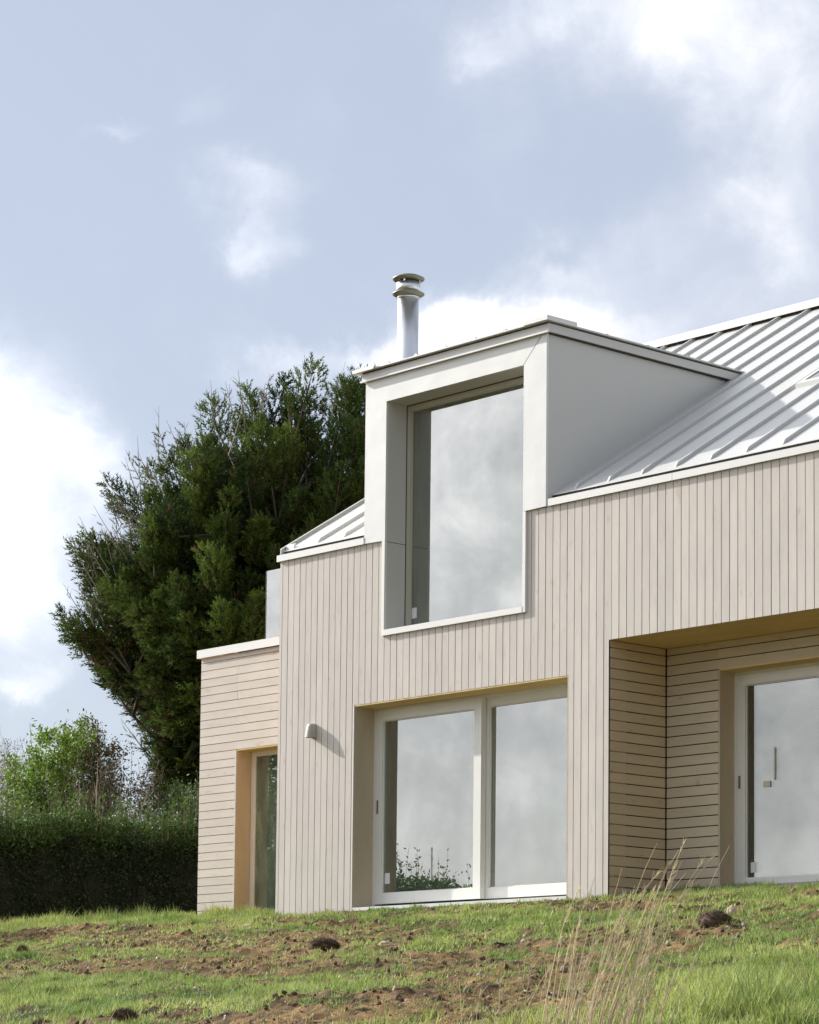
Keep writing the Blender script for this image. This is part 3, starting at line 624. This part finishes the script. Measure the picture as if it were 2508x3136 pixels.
# ---- side block
YB = 1.386; XB = -4.849; ZB = 3.691
BOP = [(-4.03, -2.85, -9, 2.426)]
bc = MB()
for a, b, iv in minus(XB+.022, XL+.01, -.4, 3.75, BOP):
    for p, q in iv: bc.box(a, b, YB+.022, YB+.25, p, q)
bc.box(XB+.022, XB+.25, YB+.2505, 8, -.4, 3.75); bc.box(XB+.2505, XL-.0, 7.8, 8, -.4, 3.75); bc.box(XB+.2505, XL, YB+.2505, 7.79, 3.55, 3.745); bc.box(XB+.2505, XL, YB+.2505, 7.79, -.3, .12)
blk = bc.build('side_block', 'core', house); blk['label'] = 'lower flat-roofed block with horizontal boards'
for k in range(-1, 35):
    zt = (3.757 if k == -1 else ZB-k*P_-.0045); zb = (ZB if k == -1 else ZB-(k+1)*P_)+.0045
    for a, b, iv in minus(XB, XL-.001, zb, zt, BOP):
        for p, q in iv:
            if q-p > .012: MB().box(a, b-.0005, YB+random.uniform(-.001, .001), YB+.0215, p, q).build('board', 'board', blk)
MB().box(-4.058, -4.0305, YB-.003, YB-.0012, -.3, 2.42).build('edge_trim', 'plank', blk)
cpg = MB(); cpg.box(XB-.05, XL-.001, YB-.045, YB+.30, 3.866, 3.876); cpg.box(XB-.05, XL-.001, YB-.045, YB-.033, 3.762, 3.8655); cpg.box(XB-.05, XB-.038, YB-.0325, 8, 3.762, 3.8655); cpg.box(XB-.0375, XB+.28, YB-.0325, 8, 3.8565, 3.8655); cpg.build('parapet_coping', 'trim', blk)
MB().box(-4.042, -4.018, YB+.004, YB+.30, -.3, 2.424).build('reveal_board', 'raw', blk)
MB().box(-4.017, -2.85, YB+.0045, YB+.30, 2.41, 2.44).build('reveal_soffit', 'soffit', blk)
s6, p6 = sash('garden_door', -4.006, -2.90, .09, 2.409, YB+.245, .06, .055, blk, bot=.10); p6.data.materials[0] = M['glassd']

# ---------------------------------------------------------------- wall light and balustrade (things of their own)
wl = thing('wall_light', (-.715, 0, 2.27), 'small pale wedge-shaped wall light on the vertical boards left of the sliding door', 'wall light')
def lampmb():
    mb = MB(); prof = []
    # half-round front, wedge in side view: deeper at the bottom
    for z, dp, r in ((-.085, .132, .045), (-.02, .122, .045), (.05, .108, .044), (.075, .098, .040), (.088, .080, .030)):
        ring_ = [(-r, -.001), (-r, -dp+r*.55)]
        for k in range(1, 6):
            t = math.pi*k/6; ring_.append((-r*math.cos(t), -dp+r*.55-r*.55*math.sin(t)))
        ring_ += [(r, -dp+r*.55), (r, -.001)]; prof.append([(a, b, z) for a, b in ring_])
    n = len(prof[0]); o = 0
    for q in prof: mb.v += q
    for i in range(len(prof)-1):
        for k in range(n): j = (k+1) % n; mb.f.append((i*n+k, i*n+j, (i+1)*n+j, (i+1)*n+k))
    mb.f.append(tuple(range((len(prof)-1)*n, len(prof)*n))); mb.f.append(tuple(range(n-1, -1, -1)))
    return mb
lampmb().build('housing', 'lamp', wl)
MB().box(-.032, .032, -.110, -.012, -.090, -.0855).build('lens', 'lens', wl)
bt = thing('glass_balustrade', (-2.6, 1.5, 3.87), 'clear glass balustrade panel standing on the flat roof of the side block', 'balustrade')
MB().box(-.96, 1.1, -.008, .008, .02, .975).build('pane', 'balglass', bt)
MB().box(-.975, -.9605, -.011, .011, .0, .975).build('edge_strip', 'seal', bt)
MB().box(-.96, 1.1, -.03, .03, -.002, .019).build('base_channel', 'metal', bt)

# ---------------------------------------------------------------- vegetation
def pxw(u, v, D):
    """world point seen from the standpoint in direction of photo measure (u,v) at horizontal distance D"""
    az = math.radians(48.12)+math.atan((1254-u)/8300); return Vector((24.93-math.sin(az)*D, -21.39+math.cos(az)*D, -1.85+(3264+(u-1254)*.0106-v)/8300*D))
# --- cypress
TD = 54.0
base = pxw(850, 2500, TD); tx, ty = base.x, base.y
tree = thing('cypress_tree', (tx, ty, .3), 'large dark green windswept cypress tree rising behind the house', 'tree')
O3 = np.array([0, 0, 2.8]); lat = np.array([-math.sin(math.radians(48.1+90-2.7))*-1, 0, 0])
az = math.radians(50.9); Lft = np.array([-math.cos(az), -math.sin(az), 0]); Dep = np.array([-math.sin(az), math.cos(az), 0])
SIL = [(-20, 2.6), (0, 3.4), (18, 3.6), (35, 5.2), (46, 6.4), (51, 7.3), (63, 7.5), (71.5, 8.3), (77, 8.6), (83, 9.0), (90, 9.1), (94, 9.25), (102, 9.7), (115, 8.9), (135, 7.0), (160, 5.0), (180, 4.0), (200, 2.5)]
# angles above are measured in the photo: 0 = straight left, 90 = up, 180 = right; small angles are squeezed so that the fan starts low
A_ = np.array([(-18, 2.3), (0, 2.6), (20, 2.9), (32, 3.3), (35.5, 4.4), (38.5, 5.5), (43.5, 6.1), (46, 5.9), (48, 5.5), (50.5, 6.9), (54, 6.8), (57, 6.6), (63, 7.3), (71.5, 7.95), (77, 8.2), (83, 8.45), (90, 8.6), (96, 8.9), (101, 9.3), (106, 8.6), (115, 7.6), (135, 6.2), (160, 5.0), (200, 2.5)])
def hullR(th): return np.interp(th, A_[:, 0], A_[:, 1])
npl = 1150
th = np.concatenate([RNG.uniform(-12, 150, int(npl*.6)), RNG.uniform(8, 110, npl-int(npl*.6))])
lay = th < 52; th[lay] = np.round(th[lay]/5.2)*5.2+RNG.normal(0, 1.4, lay.sum())
ph = RNG.uniform(-1, 1, npl)                                   # depth share
ph = np.sign(ph)*np.abs(ph)**.8; ph[ph > .3] *= .8
fr_ = 1-.58*RNG.random(npl)**1.5
low = th < 40; fr_[low] = 1-.62*RNG.random(low.sum())**1.1
thr = np.radians(th); dirs = (np.cos(thr)[:, None]*Lft+np.sin(thr)[:, None]*np.array([0, 0, 1.]))
cosd = np.sqrt(1-(ph*.92)**2)
hn = 1+.07*fbm(th*.12, ph*2.5, 7, 3)*2
rr = hullR(th)*fr_*hn
tips = O3 + dirs*(rr*cosd)[:, None] + Dep*(ph*rr*.55)[:, None]
radial = tips-O3; radial /= np.linalg.norm(radial, axis=1, keepdims=True)
axis = radial*.85+np.array([0, 0, .45])+RNG.normal(0, .16, (npl, 3)); swp = th < 62; axis[swp] = (radial[swp]*.45+Lft*.62+np.array([0, 0, .16])+RNG.normal(0, .13, (swp.sum(), 3)))
axis /= np.linalg.norm(axis, axis=1, keepdims=True)
plen = RNG.uniform(.7, 1.6, npl); prad = RNG.uniform(.20, .44, npl)
# wood: trunk, limbs, branches
wood = MB(); trunk_pts = [(0, 0, -.4), (.05, .02, .6), (-.05, .05, 1.6), (0, 0, 2.6)]
wood.tube(trunk_pts, [.55, .42, .38, .36], 12); wood.build('trunk', 'bark', tree, smooth=True)
limbdirs = []
for k in range(26):
    t0 = [10, 16, 22, 28, 34, 41, 48, 55, 62, 70, 78, 86, 94, 102, 112, 125, 140, 30, 44, 58, 72, 88, 20, 52, 36, 14][k]; p0 = random.uniform(-.75, .6)
    R0 = float(hullR(t0))*.88; d0 = math.radians(t0)
    end = O3+(np.cos(d0)*Lft+np.sin(d0)*np.array([0, 0, 1]))*R0*math.sqrt(1-p0*p0)+Dep*p0*R0*.55
    pts = []; rad = []
    for q in range(9):
        f = q/8; pt = O3*(1-f)+end*f; pt = pt+np.array([0, 0, 1])*(-.5*math.sin(f*math.pi)*(.6 if t0 < 60 else .1)) + np.array([math.sin(f*7+k)*.12*f, math.cos(f*6+k)*.12*f, 0])
        if q == 0: pt = np.array([0, 0, random.uniform(1.2, 2.5)])
        pts.append(tuple(pt)); rad.append(.13*(1-f)**1.1+.014)
    limbdirs.append(np.array(pts)); MB().tube(pts, rad, 7).build('limb', 'bark', tree, smooth=True)
LP = np.concatenate([l[1:-1] for l in limbdirs])
br = MB()
for i in range(npl):
    st = tips[i]-axis[i]*plen[i]*.75
    dd = np.linalg.norm(LP-st, axis=1)+.55*np.linalg.norm(LP-O3, axis=1)*0; rl_ = np.linalg.norm(LP-O3, axis=1) < np.linalg.norm(st-O3)-.15; dd = np.where(rl_, dd, dd+50)
    a_ = LP[int(np.argsort(dd)[RNG.integers(0, 5)])]; mid = (a_+st)/2+RNG.normal(0, .10, 3)-np.array([0, 0, .08])
    br.tube([tuple(a_), tuple(mid), tuple(st), tuple(tips[i]-axis[i]*.1)], [.035, .026, .018, .006], 4, cap=False)
br.build('branches', 'bark', tree, kind='stuff')
# spray template: a flattened feathery twig
tv = [(0, -.03, 0), (0, .03, 0), (1, 0, .05)]; tf = [(0, 1, 2)]
for k in range(10):
    t = .02+.80*k/10; L = .46*(1-.45*t)*random.uniform(.8, 1.15); a = k*2.4; el = random.uniform(.55, .95)
    o = len(tv); dx, dy, dz = math.cos(el)*L, math.sin(el)*L*math.cos(a), math.sin(el)*L*math.sin(a)
    sx, sy, sz = -math.sin(el)*.055, math.cos(el)*.055*math.cos(a), math.cos(el)*.055*math.sin(a)
    if k % 2: sx, sy, sz = 0, -math.sin(a)*.06, math.cos(a)*.06
    tv += [(t+sx, sy, sz), (t-sx, -sy, -sz), (t+dx, dy, dz)]; tf += [(o, o+1, o+2)]
T = np.array(tv); TF = np.array(tf)
per = 112; n = npl*per; pi_ = np.repeat(np.arange(npl), per); f = RNG.random(n)**.8
fra = frames(axis, np.zeros(npl)); ang = RNG.uniform(0, 2*np.pi, n)
out = np.cos(ang)[:, None]*fra[pi_, :, 1]+np.sin(ang)[:, None]*fra[pi_, :, 2]
prof = np.sin(np.clip(f*.85+.12, 0, 1)*np.pi)**.7
P = tips[pi_]-axis[pi_]*(plen[pi_]*(1-f))[:, None]+out*(prad[pi_]*prof*RNG.random(n)**.6*.9)[:, None]
D = axis[pi_]*.8+out*.75+np.array([0, 0, .25])+RNG.normal(0, .25, (n, 3))
L = RNG.uniform(.17, .32, n)*(1.15-.35*f)
keep = RNG.random(n) < np.where(th[pi_] < 38, .42, np.where(th[pi_] < 50, .75, 1.0))
P, D, L, pi2, f2 = P[keep], D[keep], L[keep], pi_[keep], f[keep]; n = len(P)
V, F = scatter(T, TF, P, frames(D, RNG.uniform(0, 6.28, n)), L)
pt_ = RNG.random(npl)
c = np.array([.026, .048, .015])*(1-pt_[pi2])[:, None]+np.array([.115, .165, .032])*pt_[pi2][:, None]; c = c*(.6+.75*RNG.random((n, 1)))*(.7+.5*f2[:, None])  # sprays lighten towards the plume tips, lit edges painted into the tint
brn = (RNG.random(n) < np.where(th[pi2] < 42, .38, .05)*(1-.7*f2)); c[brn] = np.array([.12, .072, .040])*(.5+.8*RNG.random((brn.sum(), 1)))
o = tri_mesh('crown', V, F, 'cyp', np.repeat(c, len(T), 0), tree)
print('cypress sprays', n, len(F))
ni = 70000; ti = RNG.uniform(24, 150, ni); pi3 = RNG.uniform(-1, 1, ni); ri = hullR(ti)*(.22+.58*RNG.random(ni)**.7); tr_ = np.radians(ti)
Pi = O3+(np.cos(tr_)[:, None]*Lft+np.sin(tr_)[:, None]*np.array([0, 0, 1.]))*(ri*np.sqrt(1-(pi3*.9)**2))[:, None]+Dep*(pi3*ri*.5)[:, None]+RNG.normal(0, .08, (ni, 3))
kp = fbm(Pi[:, 0]*.9+Pi[:, 1]*.5, Pi[:, 2]*1.1, 133, 3) > np.where(ti < 50, .10, -.22); Pi = Pi[kp]; ni = len(Pi)
TI = np.array([[0, -.16, 0], [0, .16, 0], [1, 0, .1]]); V, F = scatter(TI, np.array([[0, 1, 2]]), Pi, frames(unit(ni)+np.array([0, 0, .4]), RNG.uniform(0, 6.28, ni)), RNG.uniform(.22, .42, ni))
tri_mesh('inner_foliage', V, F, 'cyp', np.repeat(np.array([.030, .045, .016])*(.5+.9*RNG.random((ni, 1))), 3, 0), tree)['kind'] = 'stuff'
# bare leader twigs above the crown
tw = MB(); sp = []
for k in range(150):
    t0 = random.uniform(48, 108) if k < 136 else random.uniform(10, 60); p0 = random.uniform(-.5, .45); R0 = float(hullR(t0))*random.uniform(.84, .96); d0 = math.radians(t0)
    s0 = O3+(np.cos(d0)*Lft+np.sin(d0)*np.array([0, 0, 1]))*R0*math.sqrt(1-p0*p0)+Dep*p0*R0*.55
    dv = np.array([random.gauss(0, .22), random.gauss(0, .22), 1.0])+Lft*(.9*math.cos(d0)); dv /= np.linalg.norm(dv); ln = random.uniform(.5, 1.25)
    pts = [tuple(s0+dv*ln*q/3+np.array([0, 0, 1])*.04*q*q*ln/3) for q in range(4)]; tw.tube(pts, [.012, .010, .007, .003], 3, cap=False)
    for j in range(7):
        q = random.uniform(.25, .95); p1 = s0+dv*ln*q; e = np.cross(dv, unit(1)[0]); e = dv*.75+e/np.linalg.norm(e)*.7; sp.append((p1, e, random.uniform(.12, .26)))
        tw.tube([tuple(p1), tuple(p1+e*random.uniform(.1, .25))], [.006, .002], 3, cap=False)
tw.build('bare_twigs', 'twig', tree, kind='stuff')
P = np.array([q[0] for q in sp]); D = np.array([q[1] for q in sp]); L = np.array([q[2] for q in sp]); kk = RNG.random(len(P)) < .6; P, D, L = P[kk], D[kk], L[kk]
V, F = scatter(T*np.array([1, .7, .7]), TF, P, frames(D, RNG.uniform(0, 6, len(P))), L); c = np.array([.16, .17, .07])*(.6+.6*RNG.random((len(P), 1)))
tri_mesh('tip_sprays', V, F, 'cyp', np.repeat(c, len(T), 0), tree)['kind'] = 'stuff'

# --- broad-leaf templates
LT = np.array([[0, 0, 0], [.35, -.26, .05], [1, 0, -.08], [.35, .26, .05]]); LF = np.array([[0, 1, 2], [0, 2, 3]])
def leaves(name, P, D, size, col, m, parent, kind=None):
    V, F = scatter(LT, LF, P, frames(D, RNG.uniform(0, 6.28, len(P))), size)
    o = tri_mesh(name, V, F, m, np.repeat(col, 4, 0), parent)
    if kind: o['kind'] = kind
    return o
# --- hedge: runs away from the viewer along the plot edge, its near face turned from the sun
HX = -14.0; hedge = thing('hedge', (HX, 3, .2), 'tall dense dark green hedge left of the house with sunlit leafy top', 'hedge')
def htop(y): return np.interp(y, [-14.3, 4, 13], [1.5, 2.15, 2.75])+.42*fbm(np.asarray(y, float)*.9, np.asarray(y, float)*0+3, 77, 3)
def hbase(y): return gz(np.full_like(np.asarray(y, float), HX), np.asarray(y, float), False)-.2
ys = np.linspace(-14.2, 12.5, 100); hv = []; hf = []
for i, yy in enumerate(ys):
    zt_ = float(htop(yy))-.42; zb_ = float(hbase(np.array([yy]))[0])-.5
    for (a, b) in ((.42, zb_), (.50, zt_*.5), (.36, zt_), (-.5, zt_), (-.6, zb_)): hv.append((a+.05*math.sin(i*1.7+b), yy-3, b))
for i in range(len(ys)-1):
    for k in range(4): o = i*5; hf.append((o+k, o+k+1, o+5+k+1, o+5+k))
cm = MB(); cm.v, cm.f = hv, hf; cm.f.append((0, 1, 2, 3, 4)); cm.f.append(tuple((len(ys)-1)*5+k for k in (4, 3, 2, 1, 0))); cm.build('stems', 'hedgecore', hedge)  # solid near-black core added inside the hedge to block light
def hedge_leaves(y0, y1, n, size):
    y = RNG.uniform(y0, y1, n); ht = htop(y); f = RNG.random(n); side = f < .62
    hb = hbase(y); z = np.where(side, hb+RNG.uniform(0, 1, n)*(ht-hb), ht-.42+.52*RNG.random(n)**1.4); x = np.where(side, .46+.12*RNG.normal(size=n)*.8+.10*fbm(y*1.3, z*1.4, 9, 3), RNG.uniform(-.6, .62, n))
    top = z > ht*(.80+.22*fbm(y*2.3, y*0+9, 12, 3)) + .12*RNG.normal(size=n)
    D = unit(n); D[:, 0] += np.where(side, .5, 0); D[:, 2] += np.where(top, .6, -.1)
    c = np.array([.040, .068, .024])*(.5+.9*RNG.random((n, 1))); tc_ = np.array([.085, .15, .032])*(.55+.8*RNG.random((n, 1))); c = np.where(top[:, None], tc_, c)  # top leaves tinted lighter, the sun they catch painted into the colour
    return np.stack([x, y-3, z-.1], 1), D, RNG.uniform(.7, 1.25, n)*size, c
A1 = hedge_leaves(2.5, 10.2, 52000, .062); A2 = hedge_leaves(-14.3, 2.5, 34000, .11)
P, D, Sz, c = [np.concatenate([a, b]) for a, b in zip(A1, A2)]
# upright shoots breaking the top line
m_ = 420; ysh = np.concatenate([RNG.uniform(3.2, 9.4, m_-120), RNG.uniform(-14, -10.5, 120)]); xsh = RNG.uniform(-.5, .6, m_); hsh = RNG.uniform(.12, .7, m_)*(.6+.9*np.clip(fbm(ysh*1.3, xsh, 19, 2)+.5, 0, 1)); k_ = 16; sm = MB(); PP = []
for i in range(m_):
    z0 = float(htop(ysh[i]))-.35; ln = RNG.normal(0, .12, 2); sm.tube([(xsh[i], ysh[i]-3, z0), (xsh[i]+ln[0]*hsh[i], ysh[i]-3+ln[1]*hsh[i], z0+hsh[i]+.2)], [.006, .002], 3, cap=False)
    for j in range(k_): q = RNG.random(); PP.append((xsh[i]+ln[0]*hsh[i]*q+RNG.normal(0, .03), ysh[i]-3+ln[1]*hsh[i]*q+RNG.normal(0, .03), z0+(hsh[i]+.2)*q))
sm.build('shoots', 'twig', hedge, kind='stuff')
PP = np.array(PP); n = len(PP); D2 = unit(n); D2[:, 2] = np.abs(D2[:, 2])+.2; c2 = np.array([.095, .165, .035])*(.55+.85*RNG.random((n, 1)))
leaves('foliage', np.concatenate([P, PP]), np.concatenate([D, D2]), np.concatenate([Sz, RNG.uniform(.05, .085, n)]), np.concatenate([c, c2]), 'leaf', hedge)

# --- shrubs rising behind the hedge
def shrub(name, label, uv, D, n_st, leafn, size, col, stemr, wide, spread_leaf, lean=.25, cat='shrub', group=None, zbase=.3, mat='leaf', twigm='twig', low=0.0, twigs=5):
    """uv: list of (u, v_top) heads that stems reach for"""
    b0 = pxw(sum(q[0] for q in uv)/len(uv), 2830, D); root = thing(name, (b0.x, b0.y, zbase), label, cat, group)
    mb = MB(); LPs = []
    for k in range(n_st):
        u, v = random.choice(uv); u += random.gauss(0, wide); v += random.uniform(0, 90)
        e = pxw(u, v, D+random.uniform(-1, 1))-b0; e.z = max(e.z-(zbase-b0.z), .5); s0 = Vector((random.gauss(0, .25)+e.x*.55, random.gauss(0, .25)+e.y*.55, 0))
        pts = [s0.lerp(Vector(e), q/5)+Vector((random.gauss(0, .03), random.gauss(0, .03), 0))*q for q in range(6)]
        mb.tube(pts, [stemr*(1-.8*q/5) for q in range(6)], 4, cap=False)
        for j in range(twigs):
            q = random.uniform(.4, .97); p0 = s0.lerp(Vector(e), q); d = Vector((random.gauss(0, 1), random.gauss(0, 1), random.uniform(.3, 1.4))).normalized()*random.uniform(.15, .5)
            mb.tube([p0, p0+d*.5, p0+d+Vector((0, 0, .06))], [stemr*.3, stemr*.22, stemr*.08], 3, cap=False); LPs.append((p0, d, q))
        LPs.append((s0.lerp(Vector(e), .8), (Vector(e)-s0)*.2, .9))
    mb.build('stems', twigm, root, kind='stuff')
    w_ = np.array([max(.05, q[2]-low) for q in LPs]); idx = RNG.choice(len(LPs), leafn, p=w_/w_.sum()); a = np.array([q[0] for q in LPs])[idx]; d = np.array([q[1] for q in LPs])[idx]
    P = a+d*RNG.random((leafn, 1))*1.05+RNG.normal(0, spread_leaf, (leafn, 3)); Dv = unit(leafn)
    t = RNG.random((leafn, 1)); ci = RNG.integers(0, len(col), leafn); c = np.array(col)[ci]*(.6+.8*t)
    leaves('leaves', P, Dv, RNG.uniform(.7, 1.2, leafn)*size, c, mat, root); return root
shrub('leafy_shrub', 'bright green sunlit leafy shrub standing up above the left end of the hedge', [(150, 2215), (100, 2290), (170, 2290), (125, 2360), (70, 2300), (140, 2420), (190, 2200)], 52, 50, 14000, .085, [(.16, .27, .035), (.12, .21, .03), (.22, .31, .05)], .022, 26, .07, low=.25)
shrub('twiggy_shrub', 'thin reddish twiggy shrub losing its leaves at the far left above the hedge', [(0, 2260), (30, 2300), (60, 2240), (20, 2380), (-30, 2250), (-60, 2300)], 55, 60, 2600, .045, [(.20, .11, .07), (.14, .10, .05), (.25, .17, .08)], .014, 28, .05, twigs=12)
shrub('twiggy_shrub', 'loose bare-twigged shrub with sparse leaves against the sky between the bright shrub and the cypress', [(230, 2190), (280, 2210), (330, 2260), (200, 2230), (260, 2330), (310, 2380)], 53.5, 60, 12000, .07, [(.06, .10, .025), (.13, .08, .04), (.09, .12, .03)], .015, 24, .06, twigs=10)
shrub('brown_shrub', 'brown and dull green shrub below the cypress limbs', [(360, 2300), (420, 2330), (470, 2360), (330, 2340), (400, 2400), (290, 2420)], 50.8, 46, 6200, .055, [(.10, .065, .035), (.07, .07, .03), (.13, .08, .04), (.05, .08, .025)], .016, 34, .08, twigs=9)
shrub('leafy_shrub', 'rounded green leafy shrub at the hedge end beside the house corner', [(520, 2400), (560, 2420), (480, 2440), (590, 2440), (550, 2380)], 50.5, 30, 4200, .07, [(.08, .15, .035), (.06, .12, .03), (.12, .19, .05)], .016, 24, .07, low=.2)
# bare saplings leaning in front of the hedge
for (u0, v0), (u1, v1), lb in (((250, 2570), (235, 2390), 'straight pale bare sapling stem rising from the hedge middle'), ((285, 2560), (292, 2330), 'tall pale bare sapling stem right of the short one in the hedge'), ((360, 2545), (480, 2330), 'long pale sapling stem leaning right above the hedge')):
    D_ = 48.3; a = pxw(u0, v0+150, D_); b = pxw(u1, v1, D_); t = thing('sapling', a, lb, 'sapling', 'bare saplings in the hedge'); d = b-a; mb = MB()
    side = Vector((d.y, -d.x, 0)).normalized() if abs(d.x)+abs(d.y) > .01 else Vector((1, 0, 0))
    mb.tube([Vector((0, 0, -.9)), d*.3-Vector((0, 0, .05)), d*.65+side*.04, d], [.016, .014, .011, .005], 5); mb.build('stem', 'twig', t)
    mb = MB()
    for k in range(9): q = random.uniform(.4, .95); e = Vector((random.gauss(0, .3), random.gauss(0, .3), random.uniform(.2, .6))).normalized()*random.uniform(.15, .4); mb.tube([d*q, d*q+e*.6, d*q+e], [.006, .004, .002], 3, cap=False)
    mb.build('twigs', 'twig', t, kind='stuff')
# garden tree down the hedge line, outside the frame but mirrored in the narrow garden door
bt_ = thing('garden_tree', (-15.4, -6.2, 0), 'broad-leaved green tree on the hedge line, mirrored in the narrow garden door', 'tree')
MB().tube([(0, 0, -1.6), (.05, 0, 1), (.1, .1, 3.2)], [.22, .16, .1], 8).build('trunk', 'bark', bt_, smooth=True)
n = 16000; u_ = unit(n); rr_ = RNG.random(n)**.45; P = u_*rr_[:, None]*np.array([2.2, 3.4, 3.0])*(1+.25*fbm(u_[:, 0]*2+4, u_[:, 1]*2+u_[:, 2]*2, 55, 3))[:, None]+np.array([0, .6, 2.8]); leaves('crown', P, unit(n), RNG.uniform(.14, .24, n), np.array([.14, .22, .07])*(.5+.9*RNG.random((n, 1))), 'leaf', bt_)

# ---------------------------------------------------------------- dry grass
def stalks(cx, n, spx, hl, lean, name, label, seed):
    r = np.random.default_rng(seed); mb_v = []; mb_f = []; tint = []
    def strip(pts, w0, w1, c):
        pts = np.array(pts); m = len(pts); d = np.gradient(pts, axis=0); vw = np.array([-.74, .66, .05]); sd = np.cross(d, vw); sd /= np.linalg.norm(sd, axis=1, keepdims=True)+1e-9
        ww = np.linspace(w0, w1, m)[:, None]; o = len(mb_v); nrm = np.cross(sd, d/(np.linalg.norm(d, axis=1, keepdims=True)+1e-9))
        for q in range(m):
            for vv in (pts[q]-sd[q]*ww[q], pts[q]+sd[q]*ww[q], pts[q]+nrm[q]*ww[q]): mb_v.append(vv); tint.append(c)
        for q in range(m-1):
            for a, b in ((0, 1), (1, 2), (2, 0)): mb_f.append((o+3*q+a, o+3*q+b, o+3*q+3+b, o+3*q+3+a))
    for i in range(n):
        x = cx[0]+r.normal(0, spx[0]); y = cx[1]+r.normal(0, spx[1]); z = float(gz(np.array([x]), np.array([y]))[0])-.02
        h = r.uniform(*hl)*r.choice([1, 1, .75, .5]); lx = np.array([.67, .74, 0])*(lean+r.normal(0, .09)); bend = r.uniform(.0, .22)
        pts = [np.array([x, y, z])+np.array([0, 0, 1])*h*f-np.array([0, 0, 1])*bend*h*f**4*.5+lx*h*(f+bend*2.0*f**4) for f in np.linspace(0, 1, 9)]
        c = np.array([.78, .67, .45])*r.uniform(.6, 1.15); strip(pts, .0031, .0011, c)
        if r.random() < .55:      # feathery head
            e = pts[-1]-pts[-2]; e /= np.linalg.norm(e)
            for j in range(26):
                f = r.random(); p0 = pts[-3]*(1-f)+pts[-1]*f if f < .5 else pts[-2]*(1-f)+pts[-1]*f; dv = e+r.normal(0, .28, 3); dv /= np.linalg.norm(dv); strip([p0, p0+dv*.012, p0+dv*r.uniform(.02, .05)], .0013, .0004, c*1.15)
        if r.random() < .5:
            f = r.uniform(.1, .5); p0 = pts[int(f*8)]; dv = np.array([r.normal(0, .4), r.normal(0, .4), .7]); strip([p0, p0+dv*h*.12, p0+dv*h*.2+np.array([0, 0, -.04*h])], .002, .0006, c*.9)
    V = np.array(mb_v); F = np.array(mb_f); o = tri_mesh(name, V, F, 'straw', np.array(tint)); tag(o, label, 'dry grass', kind='stuff'); return o
def gp_at(u, D):
    az = math.radians(48.12)+math.atan((1254-u)/8300); return (24.93-math.sin(az)*D, -21.39+math.cos(az)*D)
stalks(gp_at(1810, 13.2), 85, (.13, .15), (.6, 1.22), .22, 'dry_grass', 'tall straw-coloured dry grass stalks in front of the recess at lower right', 5)
stalks(gp_at(1560, 13.6), 10, (.2, .2), (.35, .6), .12, 'dry_grass', 'thin short dry stalks left of the dense straw clump', 6)
stalks(gp_at(110, 15.0), 22, (.25, .25), (.4, .78), .30, 'dry_grass', 'sparse pale dry stalks at the lower left edge', 8)
print('objects', len(bpy.data.objects))

print('triangles', sum(sum(len(p.vertices)-2 for p in o.data.polygons) if len(o.data.polygons) < 5000 else int((o.data.polygons[0].loop_total-2)*len(o.data.polygons)) for o in bpy.data.objects if o.type == 'MESH'))
